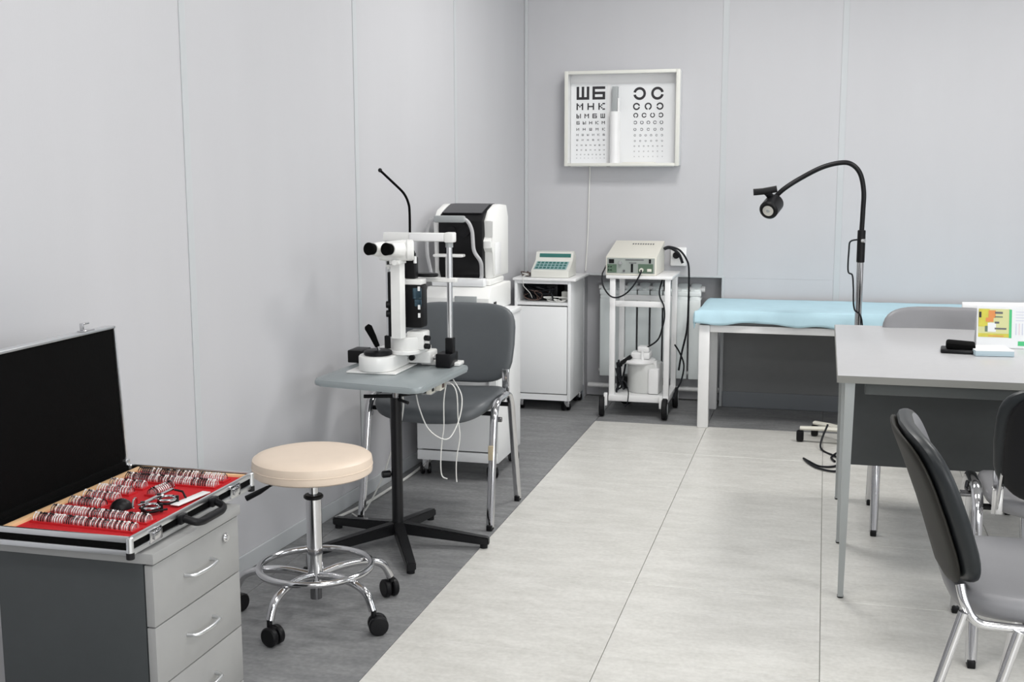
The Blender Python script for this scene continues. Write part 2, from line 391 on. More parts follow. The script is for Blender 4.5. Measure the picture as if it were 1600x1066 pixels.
rrows = [((180, 0), 139, 19.5, 1001.5), ((0, 270, 180), 158.5, 11, 997), ((270, 0, 90, 180), 172, 7.5, 996), ((180, 90, 270, 0, 90), 183, 5.5, 995.5), ((90, 180, 0, 90, 270), 193.5, 4.5, 995), ((0, 180, 90, 270, 0, 180), 202.5, 3.4, 995), ((180, 0, 90, 0, 270, 90), 211, 2.8, 995), ((90, 0, 180, 270, 0, 90, 180), 219, 2.3, 994.5), ((0, 90, 180, 270, 90, 0, 180), 227, 1.9, 994.5), ((0, 90, 180, 0, 270, 90, 180), 235, 1.5, 994.5)]
for gaps, v, sz, u0 in rrows:
    g = MB(); n = len(gaps)
    for i, ga in enumerate(gaps):
        if sz > 6 and i: g.build('ring_symbol', 'ink', sh2, sm=False); g = MB()
        u = u0+(1038.5-sz/2-u0)*i/(n-1) if n > 2 else (u0+27.5*i)
        X, Z, R = cx(u), cz(v), sz/2*kx; gw = math.asin(.2)
        N = 24; a0 = math.radians(ga)
        for k in range(N):
            p0 = a0+gw*1.05+(2*PI-2.1*gw)*k/N; p1 = a0+gw*1.05+(2*PI-2.1*gw)*(k+1)/N
            g.quad([(X+math.cos(a)*q, YC-.0006, Z+math.sin(a)*q) for a, q in ((p0, R), (p1, R), (p1, R*.6), (p0, R*.6))])
    if sz > 6: g.build('ring_symbol', 'ink', sh2, sm=False)
    else: g.build('ring_row', 'ink2', sh2, sm=False, kind='stuff')
MB().cyl((cx(966), 6.605, cz(249)), (cx(966), 6.605, cz(166)), .029, n=24, bev=.004).build('lamp_shade', 'white', t)
MB().box((cx(961), 6.60, cz(166)), (cx(969), YC, cz(128)), .002).build('lamp_bracket', 'greyp', t)
MB().cyl((cx(971), 6.60, cz(166)), (cx(971), 6.60, cz(146)), .006, n=10).build('lamp_tube', 'white', t)
MB().box((cx(978), 6.585, cz(248)), (cx(1028), 6.642, cz(244)), .002).build('ledge_strip', 'cream', t)
MB().box((cx(920), 6.60, cz(249)), (cx(975), 6.64, cz(247)), .002).build('ledge_strip', 'cream', t)
cable('chart_box_cord', [(-1.31, 6.6, 1.36), (-1.305, 6.645, 1.345), (-1.31, 6.652, 1.2), (-1.315, 6.652, .98), (-1.325, 6.652, .80), (-1.325, 6.64, .76)], .0035, 'wwire', 'thin white cord hanging from the eye chart box down the back wall')

# ================================================================ RADIATOR
t = thing('radiator', 'white sectional radiator in the wall niche behind the white trolley', 'radiator', (-.96, 6.75, .14))
for k in range(8):
    x = -1.253+k*.074; b = MB()
    b.box((x+.005, 6.69, .142), (x+.069, 6.705, .60), .004).box((x+.030, 6.705, .15), (x+.044, 6.77, .66), .002)
    b.box((x+.003, 6.69, .622), (x+.071, 6.71, .65), .004).box((x+.004, 6.705, .60), (x+.070, 6.77, .612), .002)
    b.tube([(x+.037, 6.698, .60), (x+.037, 6.70, .63), (x+.037, 6.73, .67), (x+.037, 6.765, .685)], .01, 6, flat=(.03, .006), up=(0, 1, 0))
    b.build('section', 'rad', t)
MB().cyl((-1.26, 6.735, .66), (-.65, 6.735, .66), .014, n=12).cyl((-1.26, 6.735, .17), (-.64, 6.735, .17), .012, n=12).build('header_pipe', 'white', t)
MB().cyl((-.665, 6.735, .66), (-.645, 6.735, .66), .02, n=12).build('end_plug', 'white', t)
t = thing('heating_pipe', 'white heating pipe low in the niche under the radiator, with a valve', 'pipe', (-.95, 6.745, .07))
MB().cyl((NX0+.01, 6.745, .075), (NX1-.005, 6.745, .075), .015, n=12).cyl((-.605, 6.745, .08), (-.605, 6.745, .16), .01, n=10).build('pipe', 'white', t)
MB().cyl((-.605, 6.745, .165), (-.605, 6.72, .165), .016, n=10).build('valve_body', 'alu', t)
MB().cyl((-.605, 6.745, .178), (-.605, 6.745, .21), .016, n=12, bev=.003).build('valve_knob', 'black', t)

# ================================================================ ROLLING CABINETS
def caster(parent, x, y, r=.026, wheel='black', plate='chrome', ztop=.075, rot=0):
    c = MB().box((x-.014, y-.014, r), (x+.014, y+.014, ztop), .003).build('caster', plate, parent)
    a = Vector((math.cos(rot), math.sin(rot), 0))*.012; p = Vector((x, y, r))+Vector((-math.sin(rot), math.cos(rot), 0))*.014
    MB().cyl(p-a*1.8, p-a*.5, r, n=16, bev=.003).cyl(p+a*.5, p+a*1.8, r, n=16, bev=.003).build('wheel', wheel, c)
t = thing('instrument_cabinet', 'white rolling cabinet under the black and white eye instrument', 'cabinet', (-1.52, 4.97, 0))
cx0, cx1, cy0, cy1 = -1.708, -1.338, 4.78, 5.18
b = MB().box((cx0, cy0+.018, .075), (cx0+.018, cy1, .705), .002).box((cx1-.018, cy0+.018, .075), (cx1, cy1, .705), .002).box((cx0+.018, cy0+.018, .075), (cx1-.018, cy1, .093)).box((cx0+.018, cy1-.01, .093), (cx1-.018, cy1, .705))
b.build('body', 'white2', t)
MB().box((cx0-.004, cy0-.004, .705), (cx1+.006, cy1+.004, .725), .004).build('top', 'white2', t)
d = MB().box((cx0+.003, cy0, .127), (cx1-.003, cy0+.017, .54), .002).build('door', 'white2', t)
MB().box((cx1-.04, cy0-.014, .40), (cx1-.03, cy0, .46), .003).build('handle', 'alu', d)
d = MB().box((cx0+.003, cy0, .546), (cx1-.003, cy0+.017, .70), .002).build('drawer', 'white2', t)
MB().box((cx0+.003, cy0, .078), (cx1-.003, cy0+.017, .121), .002).build('plinth_board', 'white2', t)
for x, y in [(cx0+.03, cy0+.04), (cx1-.03, cy0+.04), (cx0+.03, cy1-.04), (cx1-.02, cy1-.04)]: caster(t, x, y, rot=.5)
# ---- second cabinet with open compartment
t = thing('supply_cabinet', 'white rolling cabinet with an open cable compartment below the keypad device', 'cabinet', (-1.5, 6.45, 0))
cx0, cx1, cy0, cy1 = -1.655, -1.335, 6.28, 6.635
b = MB().box((cx0, cy0, .062), (cx0+.016, cy1, .733), .002).box((cx1-.018, cy0, .062), (cx1, cy1, .733), .002).box((cx0+.016, cy0+.002, .062), (cx1-.018, cy1, .095)).box((cx0+.016, cy1-.01, .095), (cx1-.018, cy1, .733)).box((cx0+.016, cy0+.003, .597), (cx1-.018, cy1-.01, .613)).box((cx0+.016, cy0+.003, .716), (cx1-.018, cy1-.01, .733))
b.build('body', 'white2', t)
MB().box((cx0-.008, cy0-.012, .733), (cx1+.03, cy1+.006, .748), .004).build('top', 'white', t)
MB().box((cx0+.019, cy0+.001, .100), (cx1-.021, cy0+.018, .590), .003).build('door', 'white2', t)
for x, y in [(cx0+.03, cy0+.035), (cx1-.025, cy0+.035), (cx0+.03, cy1-.035), (cx1-.02, cy1-.03)]: caster(t, x, y, .024, ztop=.062, rot=.7)
t = thing('compartment_shade_block', 'black block standing in for shade in the open cabinet compartment', 'filler', (-1.53, 6.5, .613))  # black block added to darken the compartment like shade
MB().box((-1.63, 6.42, .614), (-1.44, 6.60, .70), .006).build('housing', 'black', t)
MB().box((-1.60, 6.418, .63), (-1.56, 6.42, .66)).build('block_plate', 'bwire', t)
solo('plug_box', MB().box((-1.405, 6.36, .614), (-1.362, 6.41, .668), .004), 'cream2', 'small cream box at the right end of the open cabinet compartment', 'box')
rn = random.Random(3)
def tangle(name, lo, hi, n, r, m, label, seed, group=None):
    rr = random.Random(seed); pts = []
    for k in range(n): pts.append([lo[i]+(hi[i]-lo[i])*rr.random() for i in range(3)])
    return cable(name, pts, r, m, label, 'cable', group)
tangle('cable_tangle', (-1.628, 6.31, .620), (-1.42, 6.40, .706), 34, .0045, 'wire', 'black cable bundle stuffed in the left of the open compartment', 1)  # cables packed denser to deepen the dark of the compartment
tangle('cable_tangle', (-1.62, 6.30, .618), (-1.46, 6.38, .69), 10, .003, 'bwire', 'brown cord coiled in the left of the open compartment', 2)
tangle('cable_tangle', (-1.50, 6.29, .617), (-1.36, 6.34, .64), 12, .0035, 'wwire', 'white cord curled along the front of the open compartment', 5)
tangle('cable_tangle', (-1.64, 6.33, .752), (-1.575, 6.42, .775), 18, .0028, 'bwire', 'brown wire clump on top of the cabinet, left of the keypad device', 8)
tangle('cable_tangle', (-1.635, 6.34, .752), (-1.58, 6.41, .77), 12, .0028, 'wwire', 'pale wire mixed into the clump left of the keypad device', 9)
cable('hanging_wire', [(-1.585, 6.33, .757), (-1.59, 6.285, .762), (-1.60, 6.262, .752), (-1.60, 6.262, .71), (-1.59, 6.275, .69), (-1.57, 6.30, .66), (-1.565, 6.33, .63)], .0018, 'wwire', 'thin wire dropping from the cabinet top into the compartment')
# ---- keypad device (wedge console) on the cabinet
t = thing('keypad_console', 'cream desktop console with green display and sloping keypad', 'medical device', (-1.46, 6.4, .748))
prof = [(6.30, .750), (6.30, .786), (6.415, .835), (6.43, .882), (6.47, .886), (6.50, .86), (6.50, .750)]
mx_ = Matrix(((0, 0, 1, 0), (1, 0, 0, 0), (0, 1, 0, 0), (0, 0, 0, 1)))      # (y,z,x) -> world
MB().prism(prof, -1.566, -1.352, mx_, .004).build('housing', 'cream2', t)
def on_slope(y0, z0, y1, z1, xa, xb, ta, tb, lift):
    n = Vector((0, -(z1-z0), (y1-y0))).normalized()*lift
    pa = Vector((0, y0+(y1-y0)*ta, z0+(z1-z0)*ta))+n; pb = Vector((0, y0+(y1-y0)*tb, z0+(z1-z0)*tb))+n
    return [(xa, pa.y, pa.z), (xb, pa.y, pa.z), (xb, pb.y, pb.z), (xa, pb.y, pb.z)]
MB().quad(on_slope(6.415, .835, 6.43, .882, -1.545, -1.365, .38, .82, .001)).build('display', 'teal', t, sm=False)
MB().quad(on_slope(6.30, .786, 6.415, .835, -1.555, -1.37, .14, .9, .001)).build('keypad_plate', 'keys', t, sm=False)
kb = MB()
for r_ in range(3):
    for c_ in range(8):
        x = -1.548+c_*.022; q = on_slope(6.30, .786, 6.415, .835, x, x+.016, .2+r_*.24, .36+r_*.24, .0025)
        kb.quad(q)
kb.build('key', 'cream2' if False else 'teal', t, sm=False)

# ================================================================ AUTOREFRACTOR
t = thing('autorefractor', 'black and white eye measuring instrument with chin rest on the rolling cabinet', 'medical device', (-1.55, 5.05, .725))
MB().prism([(4.86, .726), (4.86, .79), (4.90, .835), (5.23, .835), (5.23, .726)], -1.69, -1.395, mx_, .006).build('base', 'slit', t)
MB().box((-1.55, 4.853, .765), (-1.45, 4.862, .80), .002).build('printer_door', 'greyp', t)
MB().box((-1.394, 4.93, .755), (-1.390, 4.965, .768), .001).build('side_port', 'black', t)
MB().box((-1.66, 4.97, .836), (-1.42, 5.2, .862), .006).build('slide_stage', 'slit', t)
# black front body
MB().prism([(5.02, .863), (4.995, .90), (4.995, 1.12), (5.03, 1.15), (5.16, 1.185), (5.24, 1.185), (5.24, .863)], -1.668, -1.462, mx_, .006).build('front_body', 'black', t)
MB().prism([(5.028, 1.151), (5.158, 1.1865), (5.24, 1.187), (5.24, 1.19), (5.155, 1.19), (5.025, 1.155)], -1.66, -1.475, mx_).build('top_panel', 'topgrey', t)
MB().prism([(5.035, .863), (5.035, .98), (5.005, 1.00), (5.005, 1.03), (5.035, 1.05), (5.02, 1.12), (5.07, 1.165), (5.16, 1.19), (5.27, 1.183), (5.30, 1.13), (5.30, .863)], -1.464, -1.425, mx_, .008).build('side_housing', 'slit', t)
MB().prism([(5.035, .863), (5.02, 1.12), (5.07, 1.165), (5.16, 1.19), (5.27, 1.183), (5.30, 1.13), (5.30, .863)], -1.70, -1.666, mx_, .008).build('side_housing', 'slit', t)
MB().box((-1.425, 5.06, .875), (-1.4215, 5.16, 1.02), .002).build('side_cover', 'white', t)
MB().cyl((-1.605, 4.996, 1.075), (-1.605, 4.988, 1.075), .02, n=20).cyl((-1.545, 4.996, 1.075), (-1.545, 4.980, 1.075), .026, n=20).build('lens', 'black', t)
hoop = fillet([(-1.67, 4.93, .84), (-1.69, 4.90, .98), (-1.685, 4.89, 1.09), (-1.66, 4.88, 1.135), (-1.50, 4.88, 1.135), (-1.478, 4.89, 1.09), (-1.472, 4.89, .99), (-1.44, 4.90, .95), (-1.448, 4.93, .865), (-1.49, 4.93, .85)], .03)
MB().tube(hoop, .0085, 10).build('face_frame', 'alu' if False else 'lgrey', t)
MB().box((-1.648, 4.865, 1.118), (-1.505, 4.89, 1.148), .008).build('forehead_rest', 'greyp', t)
MB().box((-1.65, 4.86, .968), (-1.515, 4.91, .98), .004).cyl((-1.585, 4.89, .86), (-1.585, 4.89, .97), .016, n=12).build('chin_rest', 'slit', t)
MB().box((-1.67, 4.90, .836), (-1.43, 4.95, .872), .006).build('frame_base', 'white2', t)

# ================================================================ TROLLEY with electrosurgical unit and jar
t = thing('equipment_trolley', 'white metal trolley on large black wheels in front of the radiator', 'trolley', (-.95, 6.43, 0))
XA, XB, YA, YB2 = -1.113, -.785, 6.25, 6.585
def post(x, y): return MB().box((x-.015, y-.013, .085), (x+.015, y+.013, .757), .003)
for x in (XA+.015, XB-.015):
    for y in (YA+.013, YB2-.013): post(x, y).build('post', 'white', t)
MB().box((XA-.02, YA-.01, .757), (XB+.012, YB2+.01, .775), .004).build('shelf', 'white', t)
for y in (YA+.013, YB2-.013): MB().box((XA+.03, y-.01, .605), (XB-.03, y+.01, .637), .003).build('cross_rail', 'white', t)
MB().box((XA, YA-.014, .085), (XB, YB2+.014, .118), .004).build('shelf', 'white', t)
for x, y, rz in [(-1.148, 6.235, .15), (-.800, 6.215, .05), (-1.07, 6.59, 1.2), (-.785, 6.56, .1)]:
    f = MB().box((x+.012 if x < -1 else x-.03, y-.012, .06), (x+.03 if x < -1 else x-.012, y+.012, .13), .003).build('caster_fork', 'white', t)
    a = Vector((math.cos(rz), math.sin(rz), 0))*.015; p = Vector((x, y, .058))
    MB().cyl(p-a, p+a, .058, n=24, bev=.006).build('wheel', 'rubber', f)
    MB().cyl(p-a*1.15, p+a*1.15, .03, n=16).build('wheel_hub', 'greyp', f)
t = thing('electrosurgical_unit', 'cream medical generator box with control panel on top of the trolley', 'medical device', (-1.0, 6.42, .775))
MB().prism([(6.26, .777), (6.26, .876), (6.58, .943), (6.58, .777)], -1.138, -.862, mx_, .004).build('housing', 'cream', t)
pn = MB().box((-1.130, 6.2575, .786), (-.872, 6.260, .869)).build('front_panel', 'panelgrey', t)
def pb(x0, x1, z0, z1, m, name, y=6.2555): MB().box((x0, y, z0), (x1, 6.2578, z1)).build(name, m, pn, sm=False)
pb(-1.120, -1.092, .84, .862, 'black', 'display'); pb(-1.128, -1.078, .79, .835, 'green', 'key_field'); pb(-1.000, -.988, .792, .838, 'black', 'slot')
pb(-.96, -.88, .79, .838, 'green', 'socket_field'); pb(-.903, -.892, .842, .864, 'black', 'power_switch'); pb(-1.03, -.93, .858, .862, 'ink2', 'print_line'); pb(-1.01, -.97, .842, .845, 'ink2', 'print_line')
pb(-1.125, -1.118, .80, .806, 'cream', 'button'); pb(-1.112, -1.105, .80, .806, 'cream', 'button'); pb(-1.125, -1.118, .818, .824, 'cream', 'button'); pb(-1.112, -1.105, .818, .824, 'cream', 'button')
MB().cyl((-1.057, 6.258, .843), (-1.057, 6.244, .843), .009, n=14).build('dial', 'alu', pn)
MB().cyl((-1.037, 6.258, .80), (-1.037, 6.25, .80), .006, n=12).build('dial', 'ink2', pn)
MB().cyl((-.942, 6.258, .806), (-.942, 6.242, .806), .011, n=14).build('cable_socket', 'cream', pn)
MB().box((-.912, 6.25, .797), (-.888, 6.258, .812), .002).build('cable_socket', 'cream', pn)
b = MB()
for k in range(9): b.box((-1.03+k*.014, 6.50, .926), (-1.024+k*.014, 6.52, .932))
b.build('vent_slots', 'ink2', t)
t = thing('wall_socket', 'white wall socket with black plug right of the generator box', 'socket', (-.78, YB, .87))
MB().box((-.835, YB-.035, .80), (-.745, YB-.001, .905), .006).build('plate', 'white', t)
MB().cyl((-.80, YB-.036, .862), (-.80, YB-.065, .862), .019, n=14, bev=.003).build('plug', 'black', t)
cable('generator_lead', [(-.942, 6.24, .806), (-.943, 6.225, .79), (-.975, 6.22, .73), (-1.02, 6.22, .68), (-1.07, 6.22, .658), (-1.11, 6.22, .67), (-1.145, 6.225, .72), (-1.155, 6.25, .775), (-1.16, 6.35, .80), (-1.15, 6.55, .88), (-1.147, 6.56, .90)], .0042, 'wire', 'dark lead looping below the front of the generator box')
cable('black_hose', [(-.860, 6.52, .905), (-.83, 6.53, .915), (-.775, 6.55, .895), (-.735, 6.56, .84), (-.722, 6.56, .78), (-.72, 6.55, .60), (-.725, 6.54, .45), (-.75, 6.53, .32), (-.765, 6.53, .22)], .0055, 'wire', 'black hose curving from the generator down the right side of the trolley')
cable('black_hose', [(-.86, 6.56, .900), (-.83, 6.575, .905), (-.785, 6.58, .875), (-.76, 6.58, .82)], .008, 'wire', 'short thick black hose end behind the generator box')
cable('trolley_cord', [(-.835, 6.30, .752), (-.845, 6.27, .70), (-.84, 6.26, .66), (-.815, 6.222, .62), (-.81, 6.222, .56), (-.822, 6.23, .50), (-.85, 6.29, .43), (-.90, 6.33, .385), (-.96, 6.36, .355)], .0045, 'wire', 'black cord sagging inside the trolley frame to the white jar')
cable('trolley_cord', [(-.762, 6.30, .40), (-.735, 6.32, .35), (-.715, 6.34, .28), (-.73, 6.34, .19), (-.765, 6.33, .12), (-.762, 6.30, .10)], .0045, 'wire', 'black cord bowed out beside the right trolley post')
cable('trolley_cord', [(-.83, 6.34, .755), (-.825, 6.32, .70), (-.81, 6.30, .67), (-.815, 6.285, .65)], .0045, 'wire', 'short doubled black cord under the top trolley shelf')
tangle('cord_tangle', (-1.085, 6.28, .126), (-1.045, 6.40, .29), 34, .0045, 'wire', 'tangled black cord heaped left of the white jar', 11)
solo('foot_switch', MB().box((-1.075, 6.44, .1195), (-1.03, 6.52, .19), .008), 'black', 'small black pedal box behind the tangled cord', 'pedal')
cable('jar_tube', [(-1.06, 6.28, .20), (-1.02, 6.25, .19), (-1.0, 6.225, .14), (-1.005, 6.22, .08), (-1.02, 6.225, .06)], .003, 'wire', 'thin black tube curling over the edge of the lower trolley shelf')
t = thing('suction_jar', 'large translucent white jar with a bulky lid on the lower trolley shelf', 'jar', (-.93, 6.38, .118))
MB().lathe([(0, .119), (.092, .119), (.098, .13), (.098, .27), (.094, .283), (0, .283)], 40, Matrix.Translation((-.935, 6.40, 0))).build('jar_body', 'jar', t)
MB().box((-.905, 6.29, .12), (-.845, 6.40, .26), .012).build('side_chamber', 'white', t)
MB().lathe([(0, .283), (.088, .283), (.092, .29), (.09, .303), (.05, .31), (0, .31)], 36, Matrix.Translation((-.965, 6.37, 0))).build('lid', 'white', t)
MB().box((-1.005, 6.32, .309), (-.90, 6.42, .345), .008).box((-.97, 6.33, .345), (-.905, 6.40, .378), .008).cyl((-.94, 6.315, .24), (-.94, 6.315, .355), .009, n=12).build('pump_head', 'white', t)
MB().cyl((-.872, 6.34, .26), (-.872, 6.34, .30), .012, n=12).build('spout', 'white', t)
MB().tube([(-1.055, 6.31, .285), (-1.02, 6.31, .31), (-1.0, 6.31, .325)], .012, 10).build('plug_connector', 'black', t)

# ================================================================ TREATMENT COUCH
t = thing('treatment_couch', 'white metal treatment couch frame standing along the back wall', 'couch', (.3, 6.34, 0))
BX0, BX1, BY0, BY1 = -.612, 1.30, 6.065, 6.615
for x, y in [(BX0+.03, BY0+.03), (BX0+.03, BY1-.03), (BX1-.03, BY0+.03), (BX1-.03, BY1-.03)]:
    MB().box((x-.028, y-.028, 0), (x+.028, y+.028, .545), .004).build('leg', 'white', t)
for y in (BY0+.03, BY1-.03): MB().box((BX0+.058, y-.022, .507), (BX1-.058, y+.022, .545), .004).build('side_rail', 'white', t)
for x in (BX0+.03, BX1-.03): MB().box((x-.022, BY0+.058, .507), (x+.022, BY1-.058, .545), .004).build('end_rail', 'white', t)
MB().box((BX0-.005, BY0-.005, .546), (BX1, BY1, .612), .02).build('mattress', 'vinyl', t)
# draped sheet
g = bmesh.new(); ov = .012; NXs, NYs = 110, 40; grid = []
rr = random.Random(4)
def nz(x, y): return .5*math.sin(9*x+3*y)+.3*math.sin(23*x-7*y+1)+.2*math.sin(41*x+17*y+2)
L_, W_ = BX1-BX0, BY1-BY0
for i in range(NXs+1):
    row = []
    for j in range(NYs+1):
        s = -.085+(L_+.10)*i/NXs; q = -.088+(W_+.098)*j/NYs          # arc length over the edges
        x, y, z = BX0+s, BY0+q, .622+.0015*nz(s, q)
        dropx = max(0, -s); dropy = max(0, -q)
        if dropx > 0: x = BX0-ov*(1-math.exp(-dropx*60))-.010*nz(q*2.2, dropx)*dropx/.085
        if dropy > 0: y = BY0-ov*(1-math.exp(-dropy*60))-.010*nz(s*1.7, dropy)*dropy/.085
        edge = .84+.16*nz(s*.8+1, q*.8)
        d_ = max(dropx, dropy) if not (dropx and dropy) else math.hypot(dropx, dropy)*.9
        z -= max(0, d_*edge-.004) if d_ > 0 else 0
        if dropx and dropy: x -= .012; y -= .012
        z = max(z, .525)
        row.append(g.verts.new((x, y, z)))
    grid.append(row)
for i in range(NXs):
    for j in range(NYs): g.faces.new([grid[i][j], grid[i+1][j], grid[i+1][j+1], grid[i][j+1]])
b = MB(); b.b.free(); b.b = g
o = solo('couch_sheet', b, 'blue', 'light blue disposable sheet draped over the treatment couch', 'sheet')
md = o.modifiers.new('thickness', 'SOLIDIFY'); md.thickness = .002; md.offset = 1

# ================================================================ GOOSENECK EXAMINATION LAMP
LX, LY = .172, 5.84
t = thing('examination_lamp', 'tall gooseneck examination lamp with black head on a chrome pole', 'lamp', (LX, LY, 0))
b = MB()
for k, a in enumerate((172, 136, 262, 330, 45)):
    d = Vector((math.cos(math.radians(a)), math.sin(math.radians(a)), 0))
    c = Vector((LX, LY, .075)); e = c+d*.255
    MB().tube([c+d*.02, c+d*.15, e-Vector((0, 0, .006))], .012, 8, flat=(.016, .011)).build('foot', 'cream', t)
    w_ = MB().box((e.x-.018, e.y-.018, .003), (e.x+.018, e.y+.018, .058), .009)
    w_.build('caster', 'black', t)
MB().cyl((LX, LY, .06), (LX, LY, .11), .03, n=20, bev=.005).build('hub', 'cream', t)
MB().cyl((LX, LY, .11), (LX, LY, .93), .0165, n=18).build('pole', 'chrome', t)
MB().cyl((LX, LY, .90), (LX, LY, 1.055), .019, n=18, bev=.003).build('collar', 'black', t)
MB().cyl((LX+.017, LY-.02, 1.005), (LX+.003, LY-.012, 1.005), .010, n=12).build('release_button', 'alu', t)
neck = smooth_path([(LX, LY, 1.05), (LX+.002, LY, 1.15), (LX+.002, LY, 1.235), (LX-.015, LY, 1.315), (LX-.05, LY, 1.36), (LX-.10, LY, 1.373), (LX-.19, LY, 1.352), (LX-.29, LY, 1.30), (LX-.365, LY-.01, 1.25), (LX-.405, LY-.01, 1.212)], 10)
MB().tube(neck, .0115, 12).build('gooseneck', 'black', t)
hd = MB().cyl((-.235, 5.825, 1.185), (-.262, 5.73, 1.147), .045, n=28, bev=.008)
hd = hd.build('lamp_head', 'black', t)
axis = (Vector((-.262, 5.73, 1.147))-Vector((-.235, 5.825, 1.185))).normalized(); fc = Vector((-.262, 5.73, 1.147))
MB().cyl(fc-axis*.01, fc+axis*.0015, .026, n=24).build('reflector', 'refl', hd)
MB().cyl(fc, fc+axis*.004, .008, n=12).build('bulb', 'greyp', hd)
MB().tube([(-.245, 5.80, 1.20), (-.262, 5.78, 1.222), (-.27, 5.77, 1.232)], .017, 10).build('head_joint', 'black', t)
MB().tube([(-.225, 5.77, 1.250), (-.29, 5.765, 1.238), (-.335, 5.765, 1.234)], .009, 8, flat=(.016, .0045), up=(0, 1, 0)).build('handle', 'black', t)
cable('cord', [(LX-.018, LY-.012, 1.01), (LX-.05, LY-.012, 1.0), (LX-.055, LY-.012, .96), (LX-.055, LY-.01, .86), (LX-.035, LY-.018, .84), (LX-.028, LY-.022, .78), (LX-.02, LY-.022, .68), (LX+.02, LY-.01, .6), (LX+.022, LY-.01, .2), (LX+.018, LY-.03, .112)], .004, 'wire', '', parent=t)
cable('lamp_cord', [(.05, 5.80, .11), (.02, 5.72, .012), (.10, 5.55, .007), (.09, 5.40, .007), (.02, 5.37, .007), (-.03, 5.45, .007), (-.055, 5.50, .007), (.0, 5.35, .007), (.09, 5.30, .007), (.12, 5.45, .012), (.11, 5.62, .018), (.07, 5.56, .007), (.085, 5.48, .007)], .005, 'wire', 'thin black cord curled on the tiles beside the lamp foot')

# ================================================================ DESK
t = thing('desk', 'light grey desk with slanting metal legs and dark modesty panel', 'desk', (.9, 4.3, 0))
DX0, DX1, DY0, DY1 = .054, 1.90, 3.695, 4.905
MB().box((DX0+.002, DY0+.002, .697), (DX1, DY1, .72), .001).build('desktop', 'lgrey', t)
MB().box((DX0, DY0, .6972), (DX1, DY0+.0018, .7192)).box((DX0, DY0+.0018, .6972), (DX0+.0018, DY1, .7192)).build('edge_band', 'deskedge', t)
def leg(y, x=.098):
    b = MB(); g = b.b; a, c = .015, .0085
    tp = [g.verts.new((x-.004+sx*a, y+sy*.02+.005, .697)) for sx, sy in ((-1, -1), (1, -1), (1, 1), (-1, 1))]
    bt = [g.verts.new((x-.008+sx*c, y+sy*.014, .006)) for sx, sy in ((-1, -1), (1, -1), (1, 1), (-1, 1))]
    g.faces.new(tp); g.faces.new(bt[::-1])
    for i in range(4): g.faces.new([bt[i], bt[(i+1) % 4], tp[(i+1) % 4], tp[i]])
    l = b.build('leg', 'steel', t)
    MB().cyl((x-.008, y, 0), (x-.008, y, .008), .010, n=14).build('foot_pad', 'black', l)
for y in (3.72, 4.285, 4.87): leg(y)
for y in (3.72, 4.285, 4.87): leg(y, 1.80)
MB().box((.14, 3.76, .652), (1.80, 3.79, .697), .002).build('apron_rail', 'apron', t)
MB().box((.118, 4.262, .300), (1.82, 4.278, .690), .001).build('modesty_panel', 'dgrey', t)
# things on the desk
t = thing('wallet', 'folded black leather wallet lying on the desk', 'wallet', (.46, 4.28, .72))
mw = Matrix.Translation((.46, 4.27, .72)) @ Matrix.Rotation(-.10, 4, 'Z')
MB().box((-.055, -.05, .0008), (.052, .045, .014), .005, mw).build('lower_flap', 'black', t)
MB().box((-.040, -.038, .0135), (.056, .062, .034), .008, mw @ Matrix.Rotation(.05, 4, 'Y')).build('upper_flap', 'edge' if False else 'blackm', t)
mp_ = Matrix.Translation((.560, 4.25, .72)) @ Matrix.Rotation(.12, 4, 'Z')
t = thing('note_pad', 'thick white note pad with blue-grey edge beside the black wallet', 'note pad', (.572, 4.28, .72))
MB().box((-.058, -.06, .0008), (.066, .07, .018), .001, mp_).build('page_block', 'padside', t)
MB().box((-.058, -.06, .0182), (.066, .07, .0205), .0005, mp_).build('cover_sheet', 'paper', t)
t = thing('desk_calendar', 'white desk calendar with yellow picture and green band standing on the desk', 'calendar', (.70, 4.55, .72))
mc = Matrix.Translation((.548, 4.40, .721)) @ Matrix.Rotation(-.02, 4, 'Z')
prof = [(0, 0), (.040, .142), (.043, .142), (.098, 0), (.094, 0), (.0415, .137), (.004, 0)]
mcx = mc @ mx_
MB().prism(prof, -.012, .30, mcx).build('folded_card', 'paper', t)
nrm = Vector((-.142, .040, 0)).normalized()
def face(u0, u1, v0, v1, m, name, lift=.0008):
    # u along the card, v up its sloping front
    def P_(u, v):
        y = .040*v+nrm.x*lift; z = .142*v+nrm.y*lift; return mc @ Vector((u*.86, y, z))
    MB().quad([P_(u0, v0), P_(u1, v0), P_(u1, v1), P_(u0, v1)]).build(name, m, t, sm=False)
face(-.008, .115, .25, .94, 'cal', 'picture'); face(-.008, .115, .25, .34, 'yellow', 'picture_band', .0012); face(-.008, .035, .50, .93, 'yellow', 'picture_band', .0012)
face(.110, .120, .24, .93, 'pgreen', 'green_edge', .0015); face(.03, .058, .72, .9, 'orange', 'picture_patch', .0016); face(.02, .05, .62, .72, 'orange', 'picture_patch', .0016); face(.028, .06, .38, .6, 'paper', 'picture_patch', .0016)
face(-.006, .003, .72, .86, 'ink', 'print_block', .002); face(.055, .085, .82, .87, 'ink2', 'print_block', .002); face(.055, .085, .73, .76, 'green', 'print_block', .002); face(.055, .072, .58, .63, 'ink2', 'print_block', .002); face(.055, .10, .44, .48, 'ink2', 'print_block', .002); face(.018, .028, .38, .52, 'green', 'print_block', .002); face(.03, .09, .27, .29, 'orange', 'print_block', .002)
for k in range(12): face(.135+k*.012, .139+k*.012, .32, .60, 'pink' if k % 2 else 'lav', 'date_column', .001)
for k in range(4): face(.135, .28, .66+k*.07, .675+k*.07, 'lav', 'date_row', .001)
face(.145, .29, .06, .17, 'pgreen', 'green_band', .001)

